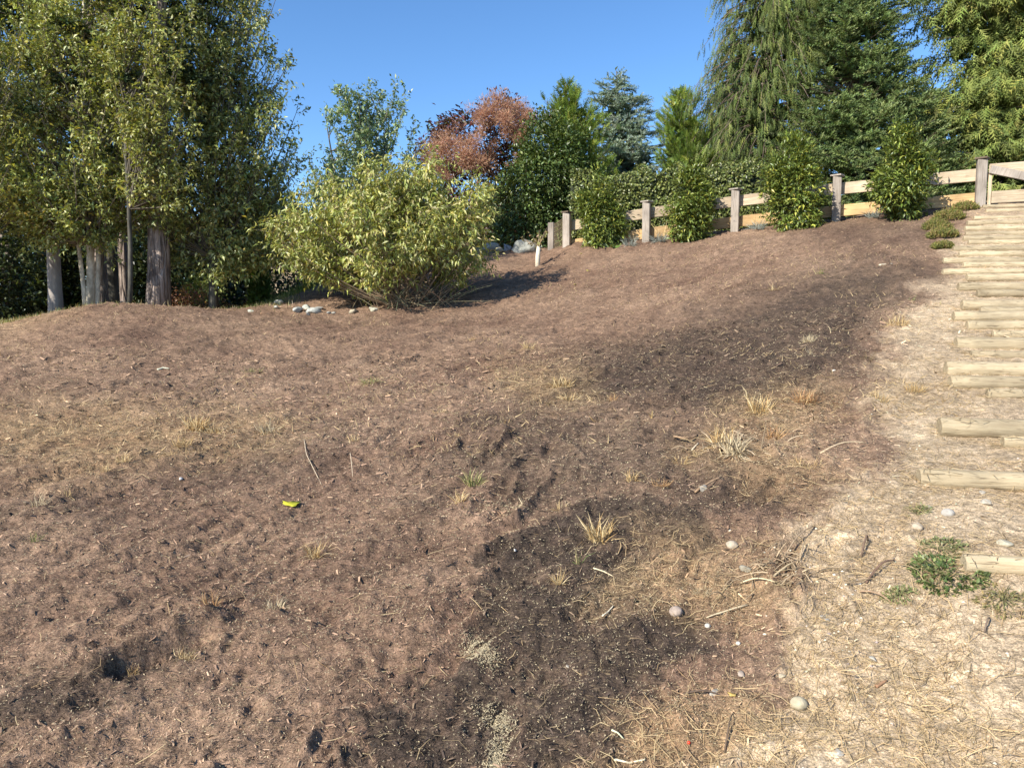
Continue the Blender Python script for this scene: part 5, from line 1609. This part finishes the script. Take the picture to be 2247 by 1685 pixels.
fallen_leaf('yellow leaf in the shade below the leftmost laurel', 1275, 560, 6, (.6, .6, .1), 6)
def berry():
    p = gpt(1511, 1640)
    import bmesh
    bm = bmesh.new(); bmesh.ops.create_icosphere(bm, subdivisions=2, radius=.0065)
    me = bpy.data.meshes.new('berry'); bm.to_mesh(me); bm.free()
    for f in me.polygons: f.use_smooth = True
    m, t, b = principled('red_berry_skin'); b.inputs['Base Color'].default_value = (.75, .05, .02, 1); b.inputs['Roughness'].default_value = .4
    me.materials.append(m)
    o = bpy.data.objects.new('berry', me); COL.objects.link(o); o.location = (p[0], p[1], p[2] + .008)
    tag(o, 'tiny bright red berry in the straw at the bottom edge', 'berry')
berry()
def weed(name, label, u0, v0, rx, ry, nn, size, cols, tm):
    c = gpt(u0, v0)
    root = empty(name, c, label, 'weed')
    a = Acc()
    sx_ = rx / FPX * c[1]; 
    q = gpt(u0, v0 - ry); sy_ = abs(q[1] - c[1])
    ang = RNG.uniform(0, 2 * math.pi, nn); rr = np.sqrt(RNG.random(nn))
    x = c[0] + rr * np.cos(ang) * sx_; y = c[1] + rr * np.sin(ang) * sy_
    keep = vnoise(x, y, .07, 61) > .38
    x, y, ang, rr = x[keep], y[keep], ang[keep], rr[keep]
    m = len(x)
    z = H(x, y) + RNG.uniform(.004, .045, m) * (1.1 - rr)
    D = np.stack([np.cos(ang), np.sin(ang) , RNG.uniform(.1, .7, m)], 1) + RNG.normal(0, .5, (m, 3))
    stamp(a, tm, np.stack([x, y, z], 1), D, RNG.normal(0, .35, (m, 3)) + [0, 0, 1], size * RNG.uniform(.5, 1.2, m), tint(m, cols))
    a.obj('foliage', M_LEAF, root)
    st = Acc()
    for i in range(14):
        an = RNG.uniform(0, 6.28); e = c + np.array([math.cos(an) * sx_, math.sin(an) * sy_, 0]) * RNG.uniform(.4, .95); e[2] = ground(e[0], e[1]) + .012
        tube(st, bez(c + [0, 0, .005], (c + e) / 2 + [0, 0, .025], e, 5), np.linspace(.003, .0015, 5), 4, (.14, .13, .06), cap=False)
    st.obj('stems', M_TWIG, root)
GREEN = [(.065, .10, .038), (.10, .14, .055), (.045, .07, .028), (.15, .18, .08)]
weed('ground_weed', 'sprawling green weed with small lobed leaves in front of the lowest log', 2075, 1262, 84, 46, 900, .030, GREEN, leaf_t(.5, .1, .1))
weed('ground_weed', 'dull green weed mat behind the sprawling green weed', 2060, 1205, 60, 22, 420, .026, [(.10, .13, .06), (.15, .17, .09)], leaf_t(.4, .1, .1))
weed('ground_weed', 'half dried weed trailing to the right border', 2200, 1320, 60, 40, 420, .026, [(.15, .15, .07), (.24, .20, .11), (.10, .11, .05)], LONG)
weed('ground_weed', 'small feathery green weed below the sprawling one', 1975, 1312, 40, 16, 300, .020, [(.11, .15, .06), (.17, .2, .09)], LONG)
weed('ground_weed', 'little green weed above the sprawling one, near the twig', 2010, 1122, 34, 12, 180, .022, [(.11, .14, .06), (.2, .2, .1)], LONG)
